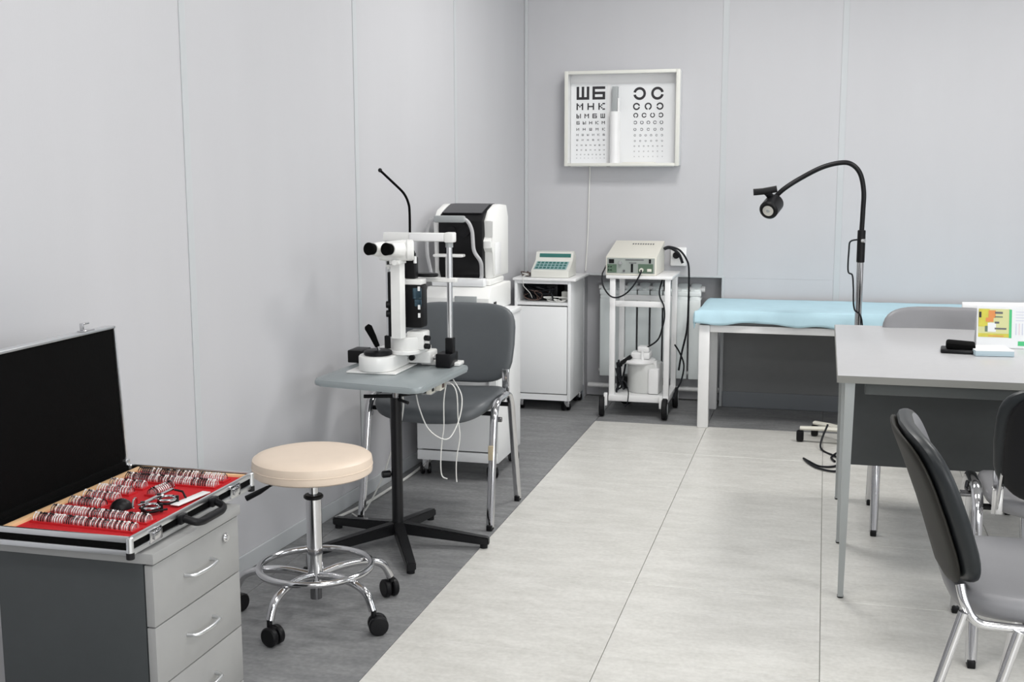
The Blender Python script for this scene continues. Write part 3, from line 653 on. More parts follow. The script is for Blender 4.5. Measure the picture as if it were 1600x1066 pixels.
# white table behind, at the right edge
t = thing('side_table', 'white side table at the right edge behind the desk calendar', 'table', (.85, 5.35, 0))
ms = Matrix.Translation((.603, 5.53, 0)) @ Matrix.Rotation(.15, 4, 'Z')
MB().box((0, -.50, .710), (.95, 0, .735), .003, ms).build('table_top', 'lgrey', t)
MB().box((0, -.50, .730), (.95, -.49, .750), .002, ms).box((0, -.012, .730), (.95, 0, .757), .002, ms).build('edge_rim', 'white', t)
for x, y in [(.16, -.44), (.91, -.44), (.16, -.05), (.91, -.05)]: MB().box((x-.02, y-.02, 0), (x+.02, y+.02, .710), .003, ms).build('leg', 'white', t)
tangle('small_clip', (.625, 5.30, .737), (.655, 5.34, .75), 6, .002, 'wire', 'tiny dark wire clip at the corner of the white side table', 21)

# ================================================================ VISITOR CHAIRS
def seat_pad(vin, parent):
    MB().pad(.235, .215, .055, lambda x, y, z: Vector((x, y+.015, .440+z+.35*x*x-(.9*max(0, -y-.08)**2*2.2)+.15*y*y)), 4.2).build('seat', vin, parent)
def back_pad(vin, parent, k=.45, tilt=.26, shell='shell', rim=None):
    def f(x, y, z):       # x across, y up, z thickness towards the sitter
        w = 1-.10*max(0, -y/.165)**2
        X = x*w; h = y
        return Vector((X, .262+h*tilt-k*X*X-z+.25*h*h, .642+h))
    if rim:
        MB().pad(.240, .160, .042, f, 4.4, i1=6).build('backrest', vin, parent)
        MB().pad(.240, .160, .042, f, 4.4, i0=5).build('backrest_shaded_side', rim, parent)  # sides and rear of the pad coloured dark to stand for shade
    else: MB().pad(.240, .160, .042, f, 4.4).build('backrest', vin, parent)
    def g(x, y, z): 
        X = x; h = y; return Vector((X, .262+h*tilt-k*X*X-z+.25*h*h+.027, .634+h))
    MB().pad(.218, .156, .016, g, 4.2).build('back_shell', shell, parent)
def visitor_chair(name, label, loc, rz, vin, shell='shell', rim=None):
    t = thing(name, label, 'chair', loc, rz, local=True)
    seat_pad(vin, t); back_pad(vin, t, shell=shell, rim=rim)
    for s in (-1, 1):
        x = s*.26
        pts = fillet([(x, -.205, .012), (x-s*.006, -.115, .475), (x-s*.006, .115, .475), (x, .208, .012)], .075, 7)
        MB().tube(pts, .01, 12, flat=(.011, .0155), up=(1, 0, 0)).build('leg_frame', 'chrome', t)
        for y in (-.205, .208): MB().box((x-.011, y-.018, 0), (x+.011, y+.018, .022), .003).build('foot_cap', 'black', t)
        MB().box((s*.215-.014, .185, .43), (s*.215+.014, .195, .55), .002, Matrix.Rotation(0, 4, 'X')).tube([(s*.215, .10, .432), (s*.215, .175, .435), (s*.215, .20, .47), (s*.215, .245, .56)], .01, 8, flat=(.014, .004), up=(1, 0, 0)).build('back_strut', 'chrome', t)
    for y in (-.09, .10): MB().cyl((-.252, y, .424), (.252, y, .424), .009, n=12).build('cross_bar', 'black', t)
    for s in (-1, 1): MB().cyl((s*.245, -.10, .405), (s*.278, -.10, .405), .010, n=12).build('bolt', 'gun', t)
    return t
ch1 = visitor_chair('visitor_chair', 'dark grey vinyl chair behind the instrument table, facing the camera', (-1.44, 4.315, 0), 0, 'vinyl')
MB().box((.243, -.170, .26), (.262, -.132, .315), .002).build('tape_wrap', 'tape', ch1)
visitor_chair('visitor_chair', 'grey chair tucked behind the desk, only its backrest top and legs showing', (.475, 4.61, 0), 0, 'vinyl2')
visitor_chair('visitor_chair', 'chair cut by the right edge, black backrest towards the camera, facing the desk', (.69, 3.475, 0), PI, 'vinyl2', 'black', 'rim')
# black rear cover of the chair at the right edge comes from its shell; the nearest chair has round tubes
t = thing('visitor_chair', 'nearest grey chair in side view with round chrome tubes, in front of the desk', 'chair', (.515, 2.70, 0), math.radians(92.5), local=True)
seat_pad('vinyl2', t); back_pad('vinyl2', t, k=.55, tilt=.36, rim='rim')
for s in (-1, 1):
    x = s*.235
    MB().tube(fillet([(x-s*.02, .228, .505), (x-s*.008, .222, .475), (x, .20, .43), (x, .10, .425), (x, -.20, .445)], .06, 6), .0095, 12).build('side_tube', 'chrome', t)
    if s == -1:
        MB().tube([(x-.004, .222, .455), (x-.004, .225+.115, .012)], .011, 12).build('leg', 'chrome', t)
        MB().tube([(x-.01, .115, .425), (x-.01, .115+.105, .012)], .011, 12).build('leg', 'chrome', t)
    else:
        MB().tube([(x+.004, .0, .425), (x+.004, .06, .012)], .011, 12).build('leg', 'chrome', t)
        MB().tube([(x+.004, -.17, .44), (x+.004, -.22, .012)], .011, 12).build('leg', 'chrome', t)
for y in (-.08, .09): MB().cyl((-.23, y, .424), (.23, y, .424), .009, n=12).build('cross_bar', 'black', t)

# ================================================================ ROUND STOOL
SX, SY = -1.468, 3.175
t = thing('stool', 'round beige vinyl swivel stool with chrome foot ring and five casters', 'stool', (SX, SY, 0))
T = Matrix.Translation((SX, SY, 0))
MB().lathe([(0, .508), (.11, .508), (.150, .506), (.170, .500), (.1780, .494), (.1800, .484), (.1798, .471)], 64, T).lathe([(.1798, .471), (.1805, .458), (.179, .450), (.172, .445), (.150, .443), (0, .445)], 64, T).build('seat', 'beige', t)
MB().tube([(SX+.180*math.cos(a*PI/32), SY+.180*math.sin(a*PI/32), .471) for a in range(64)], .0016, 6, closed=True).build('piping', 'beige', t)
MB().cyl((SX, SY, .405), (SX, SY, .445), .017, n=20).cyl((SX, SY, .365), (SX, SY, .378), .030, n=24, bev=.004).build('collar', 'black', t)
MB().cyl((SX, SY, .37), (SX, SY, .41), .0145, n=20).build('piston', 'chrome', t)
MB().cyl((SX, SY, .10), (SX, SY, .37), .0235, n=28).build('column', 'chrome', t)
MB().cyl((SX, SY, .05), (SX, SY, .10), .018, n=20).build('column_end', 'gun', t)
MB().tube([(SX-.04, SY-.03, .442), (SX-.09, SY-.05, .425), (SX-.125, SY-.06, .405)], .004, 8).tube([(SX-.12, SY-.058, .408), (SX-.145, SY-.064, .393), (SX-.185, SY-.075, .372)], [.005, .008, .009], 10).build('height_lever', 'black', t)
MB().tube([(SX+.170*math.cos(a*PI/32), SY+.170*math.sin(a*PI/32), .152) for a in range(64)], .0105, 12, closed=True).build('foot_ring', 'chrome', t)
for k in range(5):
    a = math.radians(-97+72*k); d = Vector((math.cos(a), math.sin(a), 0)); C = Vector((SX, SY, 0))
    pts = smooth_path([C+d*.022+Vector((0, 0, .125)), C+d*.09+Vector((0, 0, .137)), C+d*.168+Vector((0, 0, .136)), C+d*.225+Vector((0, 0, .116)), C+d*.252+Vector((0, 0, .07))], 6)
    MB().tube(pts, .0125, 12).build('leg', 'chrome', t)
    p = C+d*.255; sw = [-.3, .5, 2.4, 1.9, 1.2][k]; sd = Vector((math.cos(sw), math.sin(sw), 0)); ax = Vector((-sd.y, sd.x, 0))
    c = MB().cyl(p+Vector((0, 0, .052)), p+Vector((0, 0, .074)), .008, n=10)
    q = p+sd*.012+Vector((0, 0, .029))
    c.cyl(q-ax*.0235, q-ax*.004, .029, n=22, bev=.004).cyl(q+ax*.004, q+ax*.0235, .029, n=22, bev=.004)
    c.box((q.x-.012, q.y-.012, .03), (q.x+.012, q.y+.012, .055), .004)
    c.build('caster', 'black', t)

# ================================================================ INSTRUMENT TABLE
t = thing('instrument_table', 'small grey-topped table with black post and star foot carrying the slit lamp', 'table', (-1.458, 3.867, 0))
poly = [(-1.722, 3.735), (-1.30, 3.665), (-1.272, 4.172), (-1.695, 4.215)]
def round_poly(P, r, n=5):
    P = [Vector((*p, 0)) for p in P]; out = []
    for i in range(len(P)):
        a, b, c = P[i-1], P[i], P[(i+1) % len(P)]; p0 = b+(a-b).normalized()*r; p1 = b+(c-b).normalized()*r
        for k in range(n+1):
            u = k/n; q = (1-u)**2*p0+2*u*(1-u)*b+u*u*p1; out.append((q.x, q.y))
    return out
MB().prism(round_poly(poly, .035), .598, .62, bev=.008).build('table_top', 'tabletop', t)
PX, PY = -1.458, 3.867
MB().cyl((PX, PY, .07), (PX, PY, .545), .0205, n=24).build('post', 'cover', t)
MB().cyl((PX, PY, .545), (PX, PY, .598), .015, n=20).build('inner_post', 'gun', t)
MB().tube([(PX-.11, PY-.03, .548), (PX+.02, PY, .55)], .007, 8).tube([(PX, PY, .55), (PX+.10, PY+.05, .562)], .007, 8).tube([(PX, PY-.0, .54), (PX+.06, PY-.04, .535)], .006, 8).build('clamp_handle', 'cover', t)
MB().cyl((PX-.025, PY, .262), (PX-.05, PY-.02, .262), .013, n=14, bev=.003).build('clamp_knob', 'cover', t)
for a in (7, -62, 156, 87, 225):
    a = math.radians(a); d = Vector((math.cos(a), math.sin(a), 0)); C = Vector((PX, PY, 0))
    m_ = Matrix.Translation(C) @ Matrix.Rotation(a, 4, 'Z')
    g = MB(); P0 = [(.0, -.02, .045), (.0, .02, .045), (.0, .02, .088), (.0, -.02, .088)]; P1 = [(.335, -.016, .012), (.335, .016, .012), (.335, .016, .04), (.335, -.016, .04)]
    A = [g.b.verts.new(m_ @ Vector(p)) for p in P0]; B = [g.b.verts.new(m_ @ Vector(p)) for p in P1]
    g.b.faces.new(A); g.b.faces.new(B)
    for i in range(4): g.b.faces.new([A[i], A[(i+1) % 4], B[(i+1) % 4], B[i]])
    bmesh.ops.bevel(g.b, geom=list(g.b.edges), offset=.004, segments=2, affect='EDGES')
    f = g.build('foot', 'cover', t)
    p = C+d*.315; MB().cyl((p.x, p.y, 0), (p.x, p.y, .016), .014, n=12).build('foot_pad', 'rubber', f)
ub = MB().box((-1.415, 3.93, .545), (-1.345, 4.10, .591), .003).build('switch_box', 'greyp', t)
MB().box((-1.355, 3.90, .553), (-1.338, 3.955, .597), .002).build('socket_plate', 'cream', ub)
MB().box((-1.337, 3.912, .562), (-1.334, 3.93, .583), .001).build('rocker_switch', 'black', ub)
MB().box((-1.345, 3.975, .553), (-1.325, 4.04, .591), .002).build('socket_plate', 'cream', ub)
MB().box((-1.326, 3.99, .562), (-1.322, 4.01, .58), .001).build('rocker_switch', 'bwire', ub)
cord = [
 ('white cord dropping from the switch box, nearest the table post', [(-1.40, 3.92, .55), (-1.385, 3.91, .50), (-1.35, 3.90, .43), (-1.30, 3.90, .395), (-1.27, 3.92, .40), (-1.255, 3.98, .46), (-1.26, 4.02, .53), (-1.30, 4.045, .585)]),
 ('white cord hanging straight down below the right edge of the instrument table', [(-1.32, 4.04, .59), (-1.318, 3.99, .52), (-1.318, 3.985, .42), (-1.325, 3.98, .36), (-1.33, 3.98, .28), (-1.325, 3.98, .235), (-1.305, 3.98, .225)]),
 ('white cord bowed outwards below the right corner of the instrument table', [(-1.325, 4.0, .583), (-1.29, 4.0, .575), (-1.272, 4.0, .54), (-1.268, 4.0, .45), (-1.262, 4.0, .38), (-1.275, 4.0, .30), (-1.277, 4.0, .24), (-1.275, 4.0, .21)])]
for lb, p in cord: cable('cord', p, .0024, 'wwire', '', parent=t)
cable('trailing_wire', [(-1.46, 3.92, .575), (-1.475, 3.99, .50), (-1.50, 4.03, .42), (-1.53, 4.055, .36), (-1.60, 4.08, .18), (-1.70, 4.12, .02), (-1.76, 4.16, .006)], .0032, 'wwire', 'white cord slanting behind the black table post to the wall')
cable('floor_cable', [(-1.80, 4.08, .007), (-1.765, 4.25, .007), (-1.745, 4.5, .007), (-1.735, 4.72, .007), (-1.735, 4.95, .007), (-1.74, 5.3, .007)], .006, 'wwire', 'white cable lying on the floor along the left wall')

# ================================================================ SLIT LAMP
t = thing('slit_lamp', 'white slit lamp microscope with black eyepieces and joystick on the small table', 'microscope', (-1.5, 3.95, .62))
Zt = .62
MB().box((-1.655, 3.885, Zt+.001), (-1.465, 4.14, Zt+.007), .002).build('glide_plate', 'slit', t)
# stadium shaped base running away from the operator
def stadium(x, y0, y1, w, n=12, rot=0, fw=None):
    out = []
    for k in range(n+1):
        a = PI+PI*k/n; out.append((x+w*math.cos(a), y0+w+w*math.sin(a)))
    out += [(x+w, y1-.01), (x+w-.01, y1), (x-w+.01, y1), (x-w, y1-.01)]
    return out
MB().prism(stadium(-1.555, 3.872, 4.17, .067), Zt+.008, Zt+.062, bev=.005).build('base', 'slit', t)
MB().lathe([(0, 0), (.048, 0), (.052, .004), (.052, .014), (.044, .019), (0, .019)], 36, Matrix.Translation((-1.553, 3.945, Zt+.062))).build('joystick_ring', 'black', t)
MB().cyl((-1.548, 3.942, Zt+.078), (-1.553, 3.938, Zt+.10), .006, n=12).build('joystick_stem', 'chrome', t)
MB().tube([(-1.552, 3.938, Zt+.094), (-1.565, 3.93, Zt+.13), (-1.58, 3.922, Zt+.165), (-1.585, 3.92, Zt+.172)], [.009, .012, .0145, .009], 14).build('joystick', 'blackm', t)
# rail across with black ends
MB().cyl((-1.70, 4.125, Zt+.03), (-1.37, 4.125, Zt+.03), .009, n=14).build('axle', 'chrome', t)
MB().box((-1.735, 4.09, Zt+.002), (-1.675, 4.185, Zt+.05), .004).build('rail_cover', 'black', t)
MB().box((-1.376, 4.07, Zt+.002), (-1.318, 4.165, Zt+.052), .003).build('rail_cover', 'black', t)
MB().box((-1.49, 4.085, Zt+.012), (-1.40, 4.17, Zt+.058), .006).box((-1.45, 4.12, Zt+.001), (-1.30, 4.185, Zt+.014), .003).build('rail_block', 'slit', t)
MB().cyl((-1.470, 4.082, Zt+.034), (-1.470, 4.070, Zt+.034), .011, n=16).build('lock_knob', 'black', t)
MB().cyl((-1.488, 4.082, Zt+.034), (-1.488, 4.074, Zt+.034), .005, n=10).build('lock_screw', 'chrome', t)
# swivel body on the base
MB().prism(stadium(-1.468, 3.945, 4.135, .058), Zt+.063, Zt+.078, bev=.003).build('swivel_plate', 'slit', t)
MB().lathe([(0, 0), (.058, 0), (.060, .004), (.060, .043), (.056, .048), (0, .048)], 44, Matrix.Translation((-1.468, 4.02, Zt+.078))).box((-1.46, 3.99, Zt+.078), (-1.392, 4.06, Zt+.145), .006).build('swivel_body', 'slit', t)
for z in (Zt+.092, Zt+.122): MB().cyl((-1.392, 4.0, z), (-1.372, 3.995, z), .0105, n=16, bev=.002).build('swivel_knob', 'black', t)
# microscope arm
MB().prism([(-1.492, 3.925), (-1.455, 3.918), (-1.449, 3.955), (-1.492, 3.96)], Zt+.126, 1.035, bev=.004).build('microscope_arm', 'slit', t)
MB().box((-1.512, 3.945, Zt+.13), (-1.494, 3.98, .985), .002).build('arm_strip', 'black', t)
for z in (.835, .868): MB().cyl((-1.500, 3.942, z), (-1.516, 3.937, z), .0125, n=14, bev=.002).build('arm_knob', 'black', t)
MB().box((-1.515, 3.935, 1.003), (-1.475, 3.965, 1.018), .003).cyl((-1.505, 3.945, .996), (-1.505, 3.945, 1.024), .007, n=12).build('fixation_bracket', 'slit', t)
MB().cyl((-1.490, 3.955, 1.0), (-1.490, 3.955, 1.05), .006, n=10).build('arm_pin', 'chrome', t)
MB().box((-1.480, 3.88, 1.018), (-1.44, 3.95, 1.034), .003).cyl((-1.455, 3.88, 1.026), (-1.455, 3.865, 1.026), .01, n=12).build('head_mount', 'slit', t)
MB().cyl((-1.475, 3.90, 1.022), (-1.492, 3.89, 1.022), .006, n=10).build('head_screw', 'black', t)
# head: large drum lying left-right plus tapered eyepiece tubes
hx = Matrix.Translation((-1.455, 3.90, 1.093))
b = MB().tube([(-1.520, 3.885, 1.058), (-1.49, 3.90, 1.062), (-1.44, 3.915, 1.066), (-1.415, 3.925, 1.067)], [.026, .036, .0375, .0365], 24)
b.build('microscope_head', 'slit', t)
MB().cyl((-1.428, 3.912, 1.067), (-1.402, 3.922, 1.067), .0375, n=30, bev=.005).build('magnification_drum', 'slit', t)
for ex, ez in ((-1.512, 1.071), (-1.448, 1.071)):
    d = Vector((-.30, -1, 0.10)).normalized(); c = Vector((ex, 3.87, ez)); e2 = c+d*.055
    MB().cyl(c-d*.02, c+d*.035, .029, .022, n=24).build('eyepiece_tube', 'slit', t)
    ey = MB().cyl(c+d*.034, e2+d*.008, .0195, .0225, n=26, bev=.003).build('eyecup', 'blackm', t)
MB().tube([(-1.45, 3.93, 1.055), (-1.44, 3.99, 1.05)], .02, 14).build('objective', 'black', t)
# illumination tower
MB().box((-1.475, 3.99, .778), (-1.398, 4.055, .935), .008).build('lamp_tower', 'black', t)
MB().box((-1.473, 3.99, .936), (-1.400, 4.05, .956), .003).build('tower_cap', 'slit', t)
MB().box((-1.432, 3.986, .885), (-1.398, 3.9895, .925), .001).box((-1.425, 3.986, .858), (-1.398, 3.9895, .884), .001).build('mirror', 'smoke', t)
MB().box((-1.468, 4.0, .957), (-1.426, 4.04, 1.035), .005).box((-1.460, 4.0, 1.034), (-1.432, 4.035, 1.05), .004).build('illumination_head', 'black', t)
for z in (.818, .848, .915): MB().box((-1.411, 3.983, z), (-1.403, 3.987, z+.016)).build('label_strip', 'white', t)
MB().cyl((-1.42, 3.985, 1.04), (-1.42, 3.985, 1.015), .006, n=10).build('filter_lever', 'white', t)
# headrest frame
for x, zt in ((-1.572, 1.095), (-1.332, 1.10)):
    MB().cyl((x, 4.115, Zt+.10), (x, 4.115, zt), .0105, n=16).build('headrest_pole', 'chrome' if False else 'alu', t)
    MB().box((x-.0155, 4.098, Zt+.052), (x+.0155, 4.13, Zt+.110), .003).build('pole_sleeve', 'black', t)
MB().box((-1.585, 4.095, 1.086), (-1.33, 4.118, 1.118), .004).box((-1.345, 4.09, 1.083), (-1.310, 4.135, 1.120), .005).build('forehead_band_holder', 'slit', t)
MB().box((-1.48, 4.088, 1.088), (-1.345, 4.095, 1.117), .003).build('forehead_band', 'white', t)
MB().cyl((-1.332, 4.115, 1.065), (-1.332, 4.115, 1.084), .014, n=14).build('pole_nut', 'greyp', t)
MB().box((-1.48, 4.10, .937), (-1.303, 4.13, .952), .003).build('chin_rest_bar', 'slit', t)
MB().pad(.045, .028, .014, lambda x, y, z: Vector((-1.41+x, 4.08+y, .965+z)), 2.4, 24).build('chin_cup', 'black', t)
# fixation gooseneck
MB().tube(smooth_path([(-1.483, 4.11, 1.115), (-1.483, 4.11, 1.19), (-1.487, 4.11, 1.225), (-1.505, 4.11, 1.262), (-1.545, 4.11, 1.30), (-1.592, 4.11, 1.342)], 8), .0046, 10).build('fixation_stalk', 'blackm', t)
MB().sph((-1.596, 4.11, 1.346), .008, 12).build('fixation_light', 'black', t)

# ================================================================ DRAWER PEDESTAL
t = thing('drawer_pedestal', 'grey drawer pedestal with three light fronts under the lens case', 'drawer unit', (-1.49, 2.2, 0))
PX0, PX1, PY0, PY1, PZ = -1.668, -1.296, 2.025, 2.385, .584
b = MB().box((PX0, PY0, .03), (PX1-.022, PY0+.016, .560), .001).box((PX0, PY1-.016, .03), (PX1-.022, PY1, .560), .001).box((PX0, PY0+.016, .03), (PX1-.022, PY1-.016, .046)).box((PX0, PY0+.016, .046), (PX0+.01, PY1-.016, .560))
b.build('body', 'dgrey', t)
MB().box((PX0-.004, PY0-.006, .561), (PX1+.006, PY1+.004, PZ), .002).build('top', 'drawer', t)
zs = [.558, .424, .290, .155, .035]
for k in range(4):
    d = MB().box((PX1-.019, PY0, zs[k+1]+.0015), (PX1, PY1, zs[k]-.0015), .001).build('drawer', 'drawer', t)
    zc = zs[k]-.062
    MB().tube(fillet([(PX1, 2.145, zc), (PX1+.022, 2.150, zc), (PX1+.028, 2.20, zc), (PX1+.022, 2.25, zc), (PX1, 2.255, zc)], .014, 4), .0045, 10).build('handle', 'alu', d)
    if k == 0: MB().cyl((PX1, 2.32, .525), (PX1+.007, 2.32, .525), .011, n=20, bev=.002).cyl((PX1+.007, 2.32, .525), (PX1+.010, 2.32, .525), .006, n=12).build('lock', 'chrome', d)
for x, y in [(PX0+.04, PY0+.04), (PX1-.05, PY0+.04), (PX0+.04, PY1-.04), (PX1-.05, PY1-.04)]: MB().cyl((x, y, 0), (x, y, .031), .016, n=14).build('castor', 'black', t)

# ================================================================ TRIAL LENS CASE
t = thing('trial_lens_case', 'open black aluminium-edged case with red felt and raised lid on the pedestal', 'case', (-1.48, 2.24, PZ))
CX0, CX1, CY0, CY1, CB, CT = -1.650, -1.313, 1.978, 2.500, PZ+.008, .631
b = MB()
b.box((CX0, CY0+.003, CB), (CX1-.003, CY0+.007, CT-.004)).box((CX0, CY1-.007, CB), (CX1-.003, CY1-.003, CT-.004)).box((CX1-.007, CY0+.003, CB), (CX1-.003, CY1-.003, CT-.004)).box((CX0, CY0+.003, CB), (CX0+.004, CY1-.003, CT-.004)).box((CX0, CY0+.003, CB), (CX1-.003, CY1-.003, CB+.004))
tray = b.build('tray', 'blackm', t)
def rimbox(z0, z1): 
    b = MB(); w = .010
    b.box((CX0-.001, CY0, z0), (CX1, CY0+.003+w*.3, z1), .0015).box((CX0-.001, CY1-.006, z0), (CX1, CY1, z1), .0015).box((CX1-.006, CY0, z0), (CX1, CY1, z1), .0015)
    return b
rimbox(CT-.013, CT).build('edge_profile', 'alu', t); rimbox(CB-.001, CB+.011).build('edge_profile', 'alu', t)
for x, y in [(CX1-.004, CY0+.004), (CX1-.004, CY1-.004), (CX0+.004, CY0+.004), (CX0+.004, CY1-.004)]:
    MB().cyl((x, y, CB+.004), (x, y, CT-.001), .0075, n=16, bev=.002).build('corner_post', 'alu', t)
    MB().cyl((x, y, PZ), (x, y, CB+.005), .0085, n=16, bev=.001).build('corner_foot', 'rubber', t)
MB().box((CX0+.045, CY0+.016, CB+.005), (CX1-.014, CY1-.018, .620)).build('felt_bed', 'red', t)
b = MB().box((CX0+.028, CY0+.008, CB+.005), (CX0+.045, CY1-.008, .627), .001).box((CX0+.045, CY1-.018, CB+.005), (CX1-.008, CY1-.008, .626), .001).box((CX1-.014, CY0+.008, CB+.005), (CX1-.008, CY1-.018, .626), .001)
b.build('wood_trim', 'wood', t)
MB().box((CX0+.004, CY0+.008, CB+.005), (CX0+.028, CY1-.008, .619)).build('hinge_gutter', 'blackm', t)
for y in (2.065, 2.405):
    l = MB().box((CX1, y-.022, CB+.004), (CX1+.004, y+.022, CT-.006), .001).build('latch', 'chrome', t)
    MB().box((CX1+.004, y-.012, CB+.010), (CX1+.009, y+.012, CT-.012), .002).build('latch_tongue', 'chrome', l)
    MB().box((CX1+.004, y+.012, CB+.008), (CX1+.008, y+.018, CT-.010), .001).build('latch_hook', 'gun', l)
hd = MB()
for y in (2.165, 2.30): hd.box((CX1, y-.014, CB+.012), (CX1+.012, y+.014, CT-.006), .003)
hm = hd.build('handle_mount', 'black', t)
MB().tube(fillet([(CX1+.010, 2.165, .615), (CX1+.035, 2.170, .607), (CX1+.040, 2.19, .603), (CX1+.040, 2.275, .603), (CX1+.035, 2.295, .607), (CX1+.010, 2.30, .615)], .012, 4), .0075, 10, flat=(.0075, .0085)).build('handle', 'black', t)
# lid standing almost upright on the hinge side
Lh = .345; lean = math.radians(2.6)
ml = Matrix.Translation((CX0-.004, 0, CT)) @ Matrix.Rotation(-lean, 4, 'Y')
lid = MB().box((-.030, CY0+.003, .002), (-.026, CY1-.003, Lh-.003), 0, ml).box((-.026, CY0+.003, .002), (-.004, CY0+.006, Lh-.003), 0, ml).box((-.026, CY1-.006, .002), (-.004, CY1-.003, Lh-.003), 0, ml).build('lid', 'blackm', t)
MB().box((-.024, CY0+.007, .006), (-.004, CY1-.007, Lh-.007), .001, ml).build('lid_lining', 'blackm', lid)
b = MB()
for lo, hi in [((-.033, CY0, Lh-.006), (0, CY1, Lh)), ((-.033, CY0, 0), (0, CY0+.005, Lh)), ((-.033, CY1-.005, 0), (0, CY1, Lh))]: b.box(lo, hi, .001, ml)
b.build('edge_profile', 'alu', lid)
MB().box((-.032, CY0+.002, -.006), (.003, CY1-.002, .008), .001, ml).build('hinge_strip', 'blackm', lid)
for y in (2.065, 2.405):
    MB().box((-.028, y-.02, Lh), (-.006, y+.02, Lh+.003), .001, ml).box((-.022, y-.016, Lh+.003), (-.012, y-.012, Lh+.02), .001, ml).box((-.022, y-.012, Lh+.016), (-.012, y+.010, Lh+.02), .001, ml).build('catch', 'chrome', lid)
for y in (CY0+.006, CY1-.006): MB().box((-.034, y-.010, -.002), (.006, y+.008, .012), .002, ml).build('hinge_corner', 'alu', lid)

# trial lenses: every lens its own object
def lens_mesh(m):
    b = MB(); R = .0118
    b.tube([(0, R*math.cos(2*PI*k/14), R*math.sin(2*PI*k/14)) for k in range(14)], .0011, 5, closed=True)
    b.box((-.0005, -.003, R), (.0005, .003, R+.003))
    me = bpy.data.meshes.new('trial_lens'); bmesh.ops.recalc_face_normals(b.b, faces=b.b.faces); b.b.to_mesh(me); n0 = len(me.polygons)
    g = b.b; vs = [g.verts.new((0, (R-.001)*math.cos(2*PI*k/14), (R-.001)*math.sin(2*PI*k/14))) for k in range(14)]; f = g.faces.new(vs)
    g.to_mesh(me); g.free(); me.materials.append(M[m]); me.materials.append(M['lensglass'])
    for i, p in enumerate(me.polygons): p.use_smooth = True; p.material_index = 1 if i == len(me.polygons)-1 else 0
    return me
M['lensglass'] = mat('trial_glass', (.8, .85, .86), .05, alpha=.12)
M['lensrim'] = mat('trial_lens_rim', (.88, .88, .87), .28, .75)
LM = {'s': lens_mesh('lensrim'), 'b': lens_mesh('black'), 'r': lens_mesh('gun')}
FZ = .620
def lens_row(p0, p1, n, label, dark=0, group=None, seed=0):
    r = random.Random(seed); p0, p1 = Vector(p0), Vector(p1); d = (p1-p0).normalized()
    a = math.atan2(d.y, d.x)
    s = Vector((-d.y, d.x, 0))*.0165; c = [p0-s-d*.006, p1-s+d*.006, p1+s+d*.006, p0+s-d*.006]
    MB().prism([(v.x, v.y) for v in c], FZ, FZ+.004).build('slot_rack', 'red', t)
    for i in range(n):
        k = i/(n-1); p = p0.lerp(p1, k)
        me = LM['b'] if r.random() < max(.18, dark*(1-k)*1.6) else LM['s' if r.random() < .72 else 'r']
        o = bpy.data.objects.new('trial_lens', me); COL.objects.link(o)
        o.location = (p.x, p.y, FZ+.0045+.0002+r.random()*.001-0.0); o.rotation_euler = (0, (r.random()-.5)*.25, a)
        tag(o, label, 'lens', group or label)
        o.location.z += .0005
rows = [((-1.585, 2.447), (-1.355, 2.440), 42, 'round trial lens standing in the farthest long row of the red case', .55),
        ((-1.588, 2.397), (-1.350, 2.388), 42, 'round trial lens standing in the second farthest long row', .35),
        ((-1.592, 2.340), (-1.505, 2.336), 13, 'round trial lens in the short row nearest the two far long rows', 0),
        ((-1.592, 2.290), (-1.508, 2.285), 13, 'round trial lens in the second short row from the far end', 0),
        ((-1.592, 2.238), (-1.508, 2.233), 13, 'round trial lens in the third short row from the far end', 0),
        ((-1.592, 2.185), (-1.508, 2.179), 13, 'round trial lens in the short row beside the black dome', .1),
        ((-1.588, 2.118), (-1.350, 2.105), 42, 'round trial lens in the second long row from the near edge', 0),
        ((-1.588, 2.060), (-1.345, 2.046), 42, 'round trial lens in the nearest long row of the red case', 0),
        ((-1.455, 2.285), (-1.448, 2.352), 11, 'round trial lens in the small crosswise block beside the trial frame', 0)]
for k, (a, b_, n, lb, dk) in enumerate(rows): lens_row((*a, 0), (*b_, 0), n, lb, dk, seed=k)
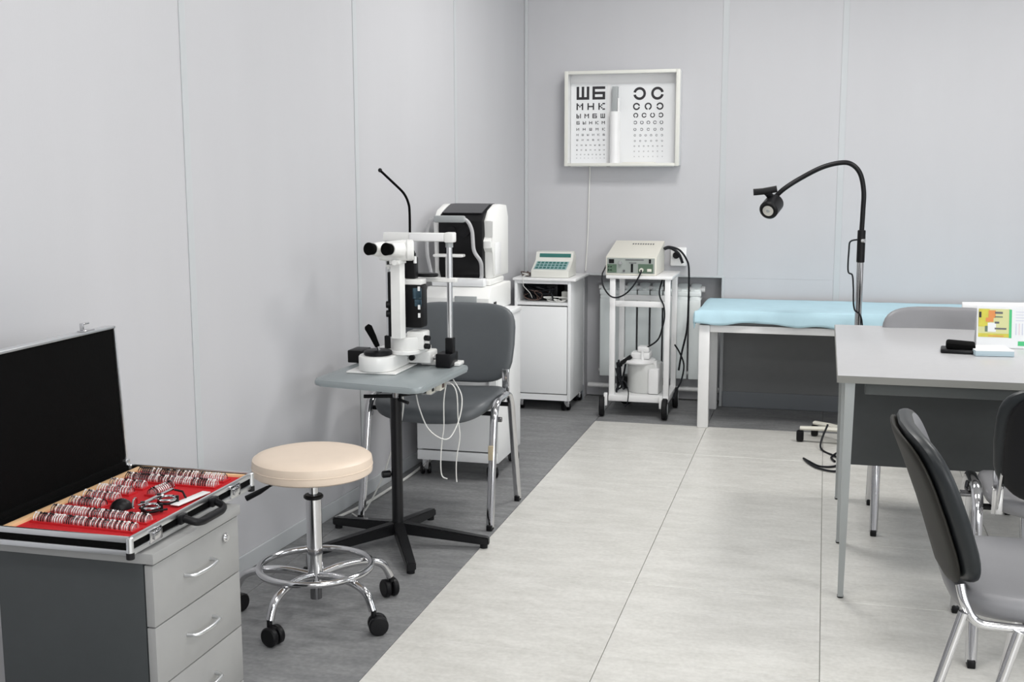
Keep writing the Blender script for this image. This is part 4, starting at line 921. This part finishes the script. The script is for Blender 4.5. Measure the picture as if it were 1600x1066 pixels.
t2 = thing('trial_spectacles', 'chrome and black trial spectacle frame lying on the red felt', 'spectacle frame', (-1.385, 2.22, FZ))
for y in (2.17, 2.235):
    MB().tube([(-1.385+.019*math.cos(k*PI/10), y+.019*math.sin(k*PI/10), FZ+.014) for k in range(20)], .0035, 8, closed=True).build('lens_cell', 'chrome', t2)
    MB().tube([(-1.385+.016*math.cos(k*PI/10), y+.016*math.sin(k*PI/10), FZ+.006) for k in range(20)], .003, 8, closed=True).build('cell_ring', 'black', t2)
    MB().cyl((-1.405, y, FZ+.002), (-1.405, y, FZ+.024), .005, n=10).cyl((-1.365, y+.008, FZ+.002), (-1.365, y+.008, FZ+.02), .004, n=10).build('adjusting_knob', 'black', t2)
MB().box((-1.408, 2.155, FZ+.017), (-1.400, 2.29, FZ+.022), .001).build('top_bar', 'chrome', t2)
MB().tube([(-1.40, 2.29, FZ+.018), (-1.385, 2.30, FZ+.012), (-1.36, 2.27, FZ+.008)], .0025, 8).tube([(-1.40, 2.15, FZ+.016), (-1.375, 2.14, FZ+.010), (-1.352, 2.18, FZ+.008)], .0025, 8).build('temple', 'black', t2)
solo('ruler', MB().box((-.011, -.058, 0), (.011, .058, .002), .0005, Matrix.Translation((-1.350, 2.275, FZ+.0045)) @ Matrix.Rotation(-.12, 4, 'Z')), 'white', 'small white ruler lying along the front edge of the red felt', 'ruler')
t3 = thing('lens_dome', 'black dome-shaped occluder with silver rim on the red felt', 'occluder', (-1.47, 2.19, FZ))
MB().lathe([(.024, 0), (.024, .004), (.019, .013), (.010, .019), (0, .021)], 24, Matrix.Translation((-1.468, 2.185, FZ+.0005))).build('dome', 'black', t3)
MB().tube([(-1.45+.002*k, 2.197+.019*math.cos(k*PI/8), FZ+.004+.016*math.sin(k*PI/8)) for k in range(9)], .0025, 8).build('rim', 'chrome', t3)
solo('lens_clip', MB().cyl((-1.425, 2.205, FZ+.004), (-1.41, 2.21, FZ+.006), .004, n=10).box((-1.43, 2.195, FZ+.0005), (-1.415, 2.215, FZ+.008), .001), 'alu', 'small silver clip right of the black dome', 'clip')
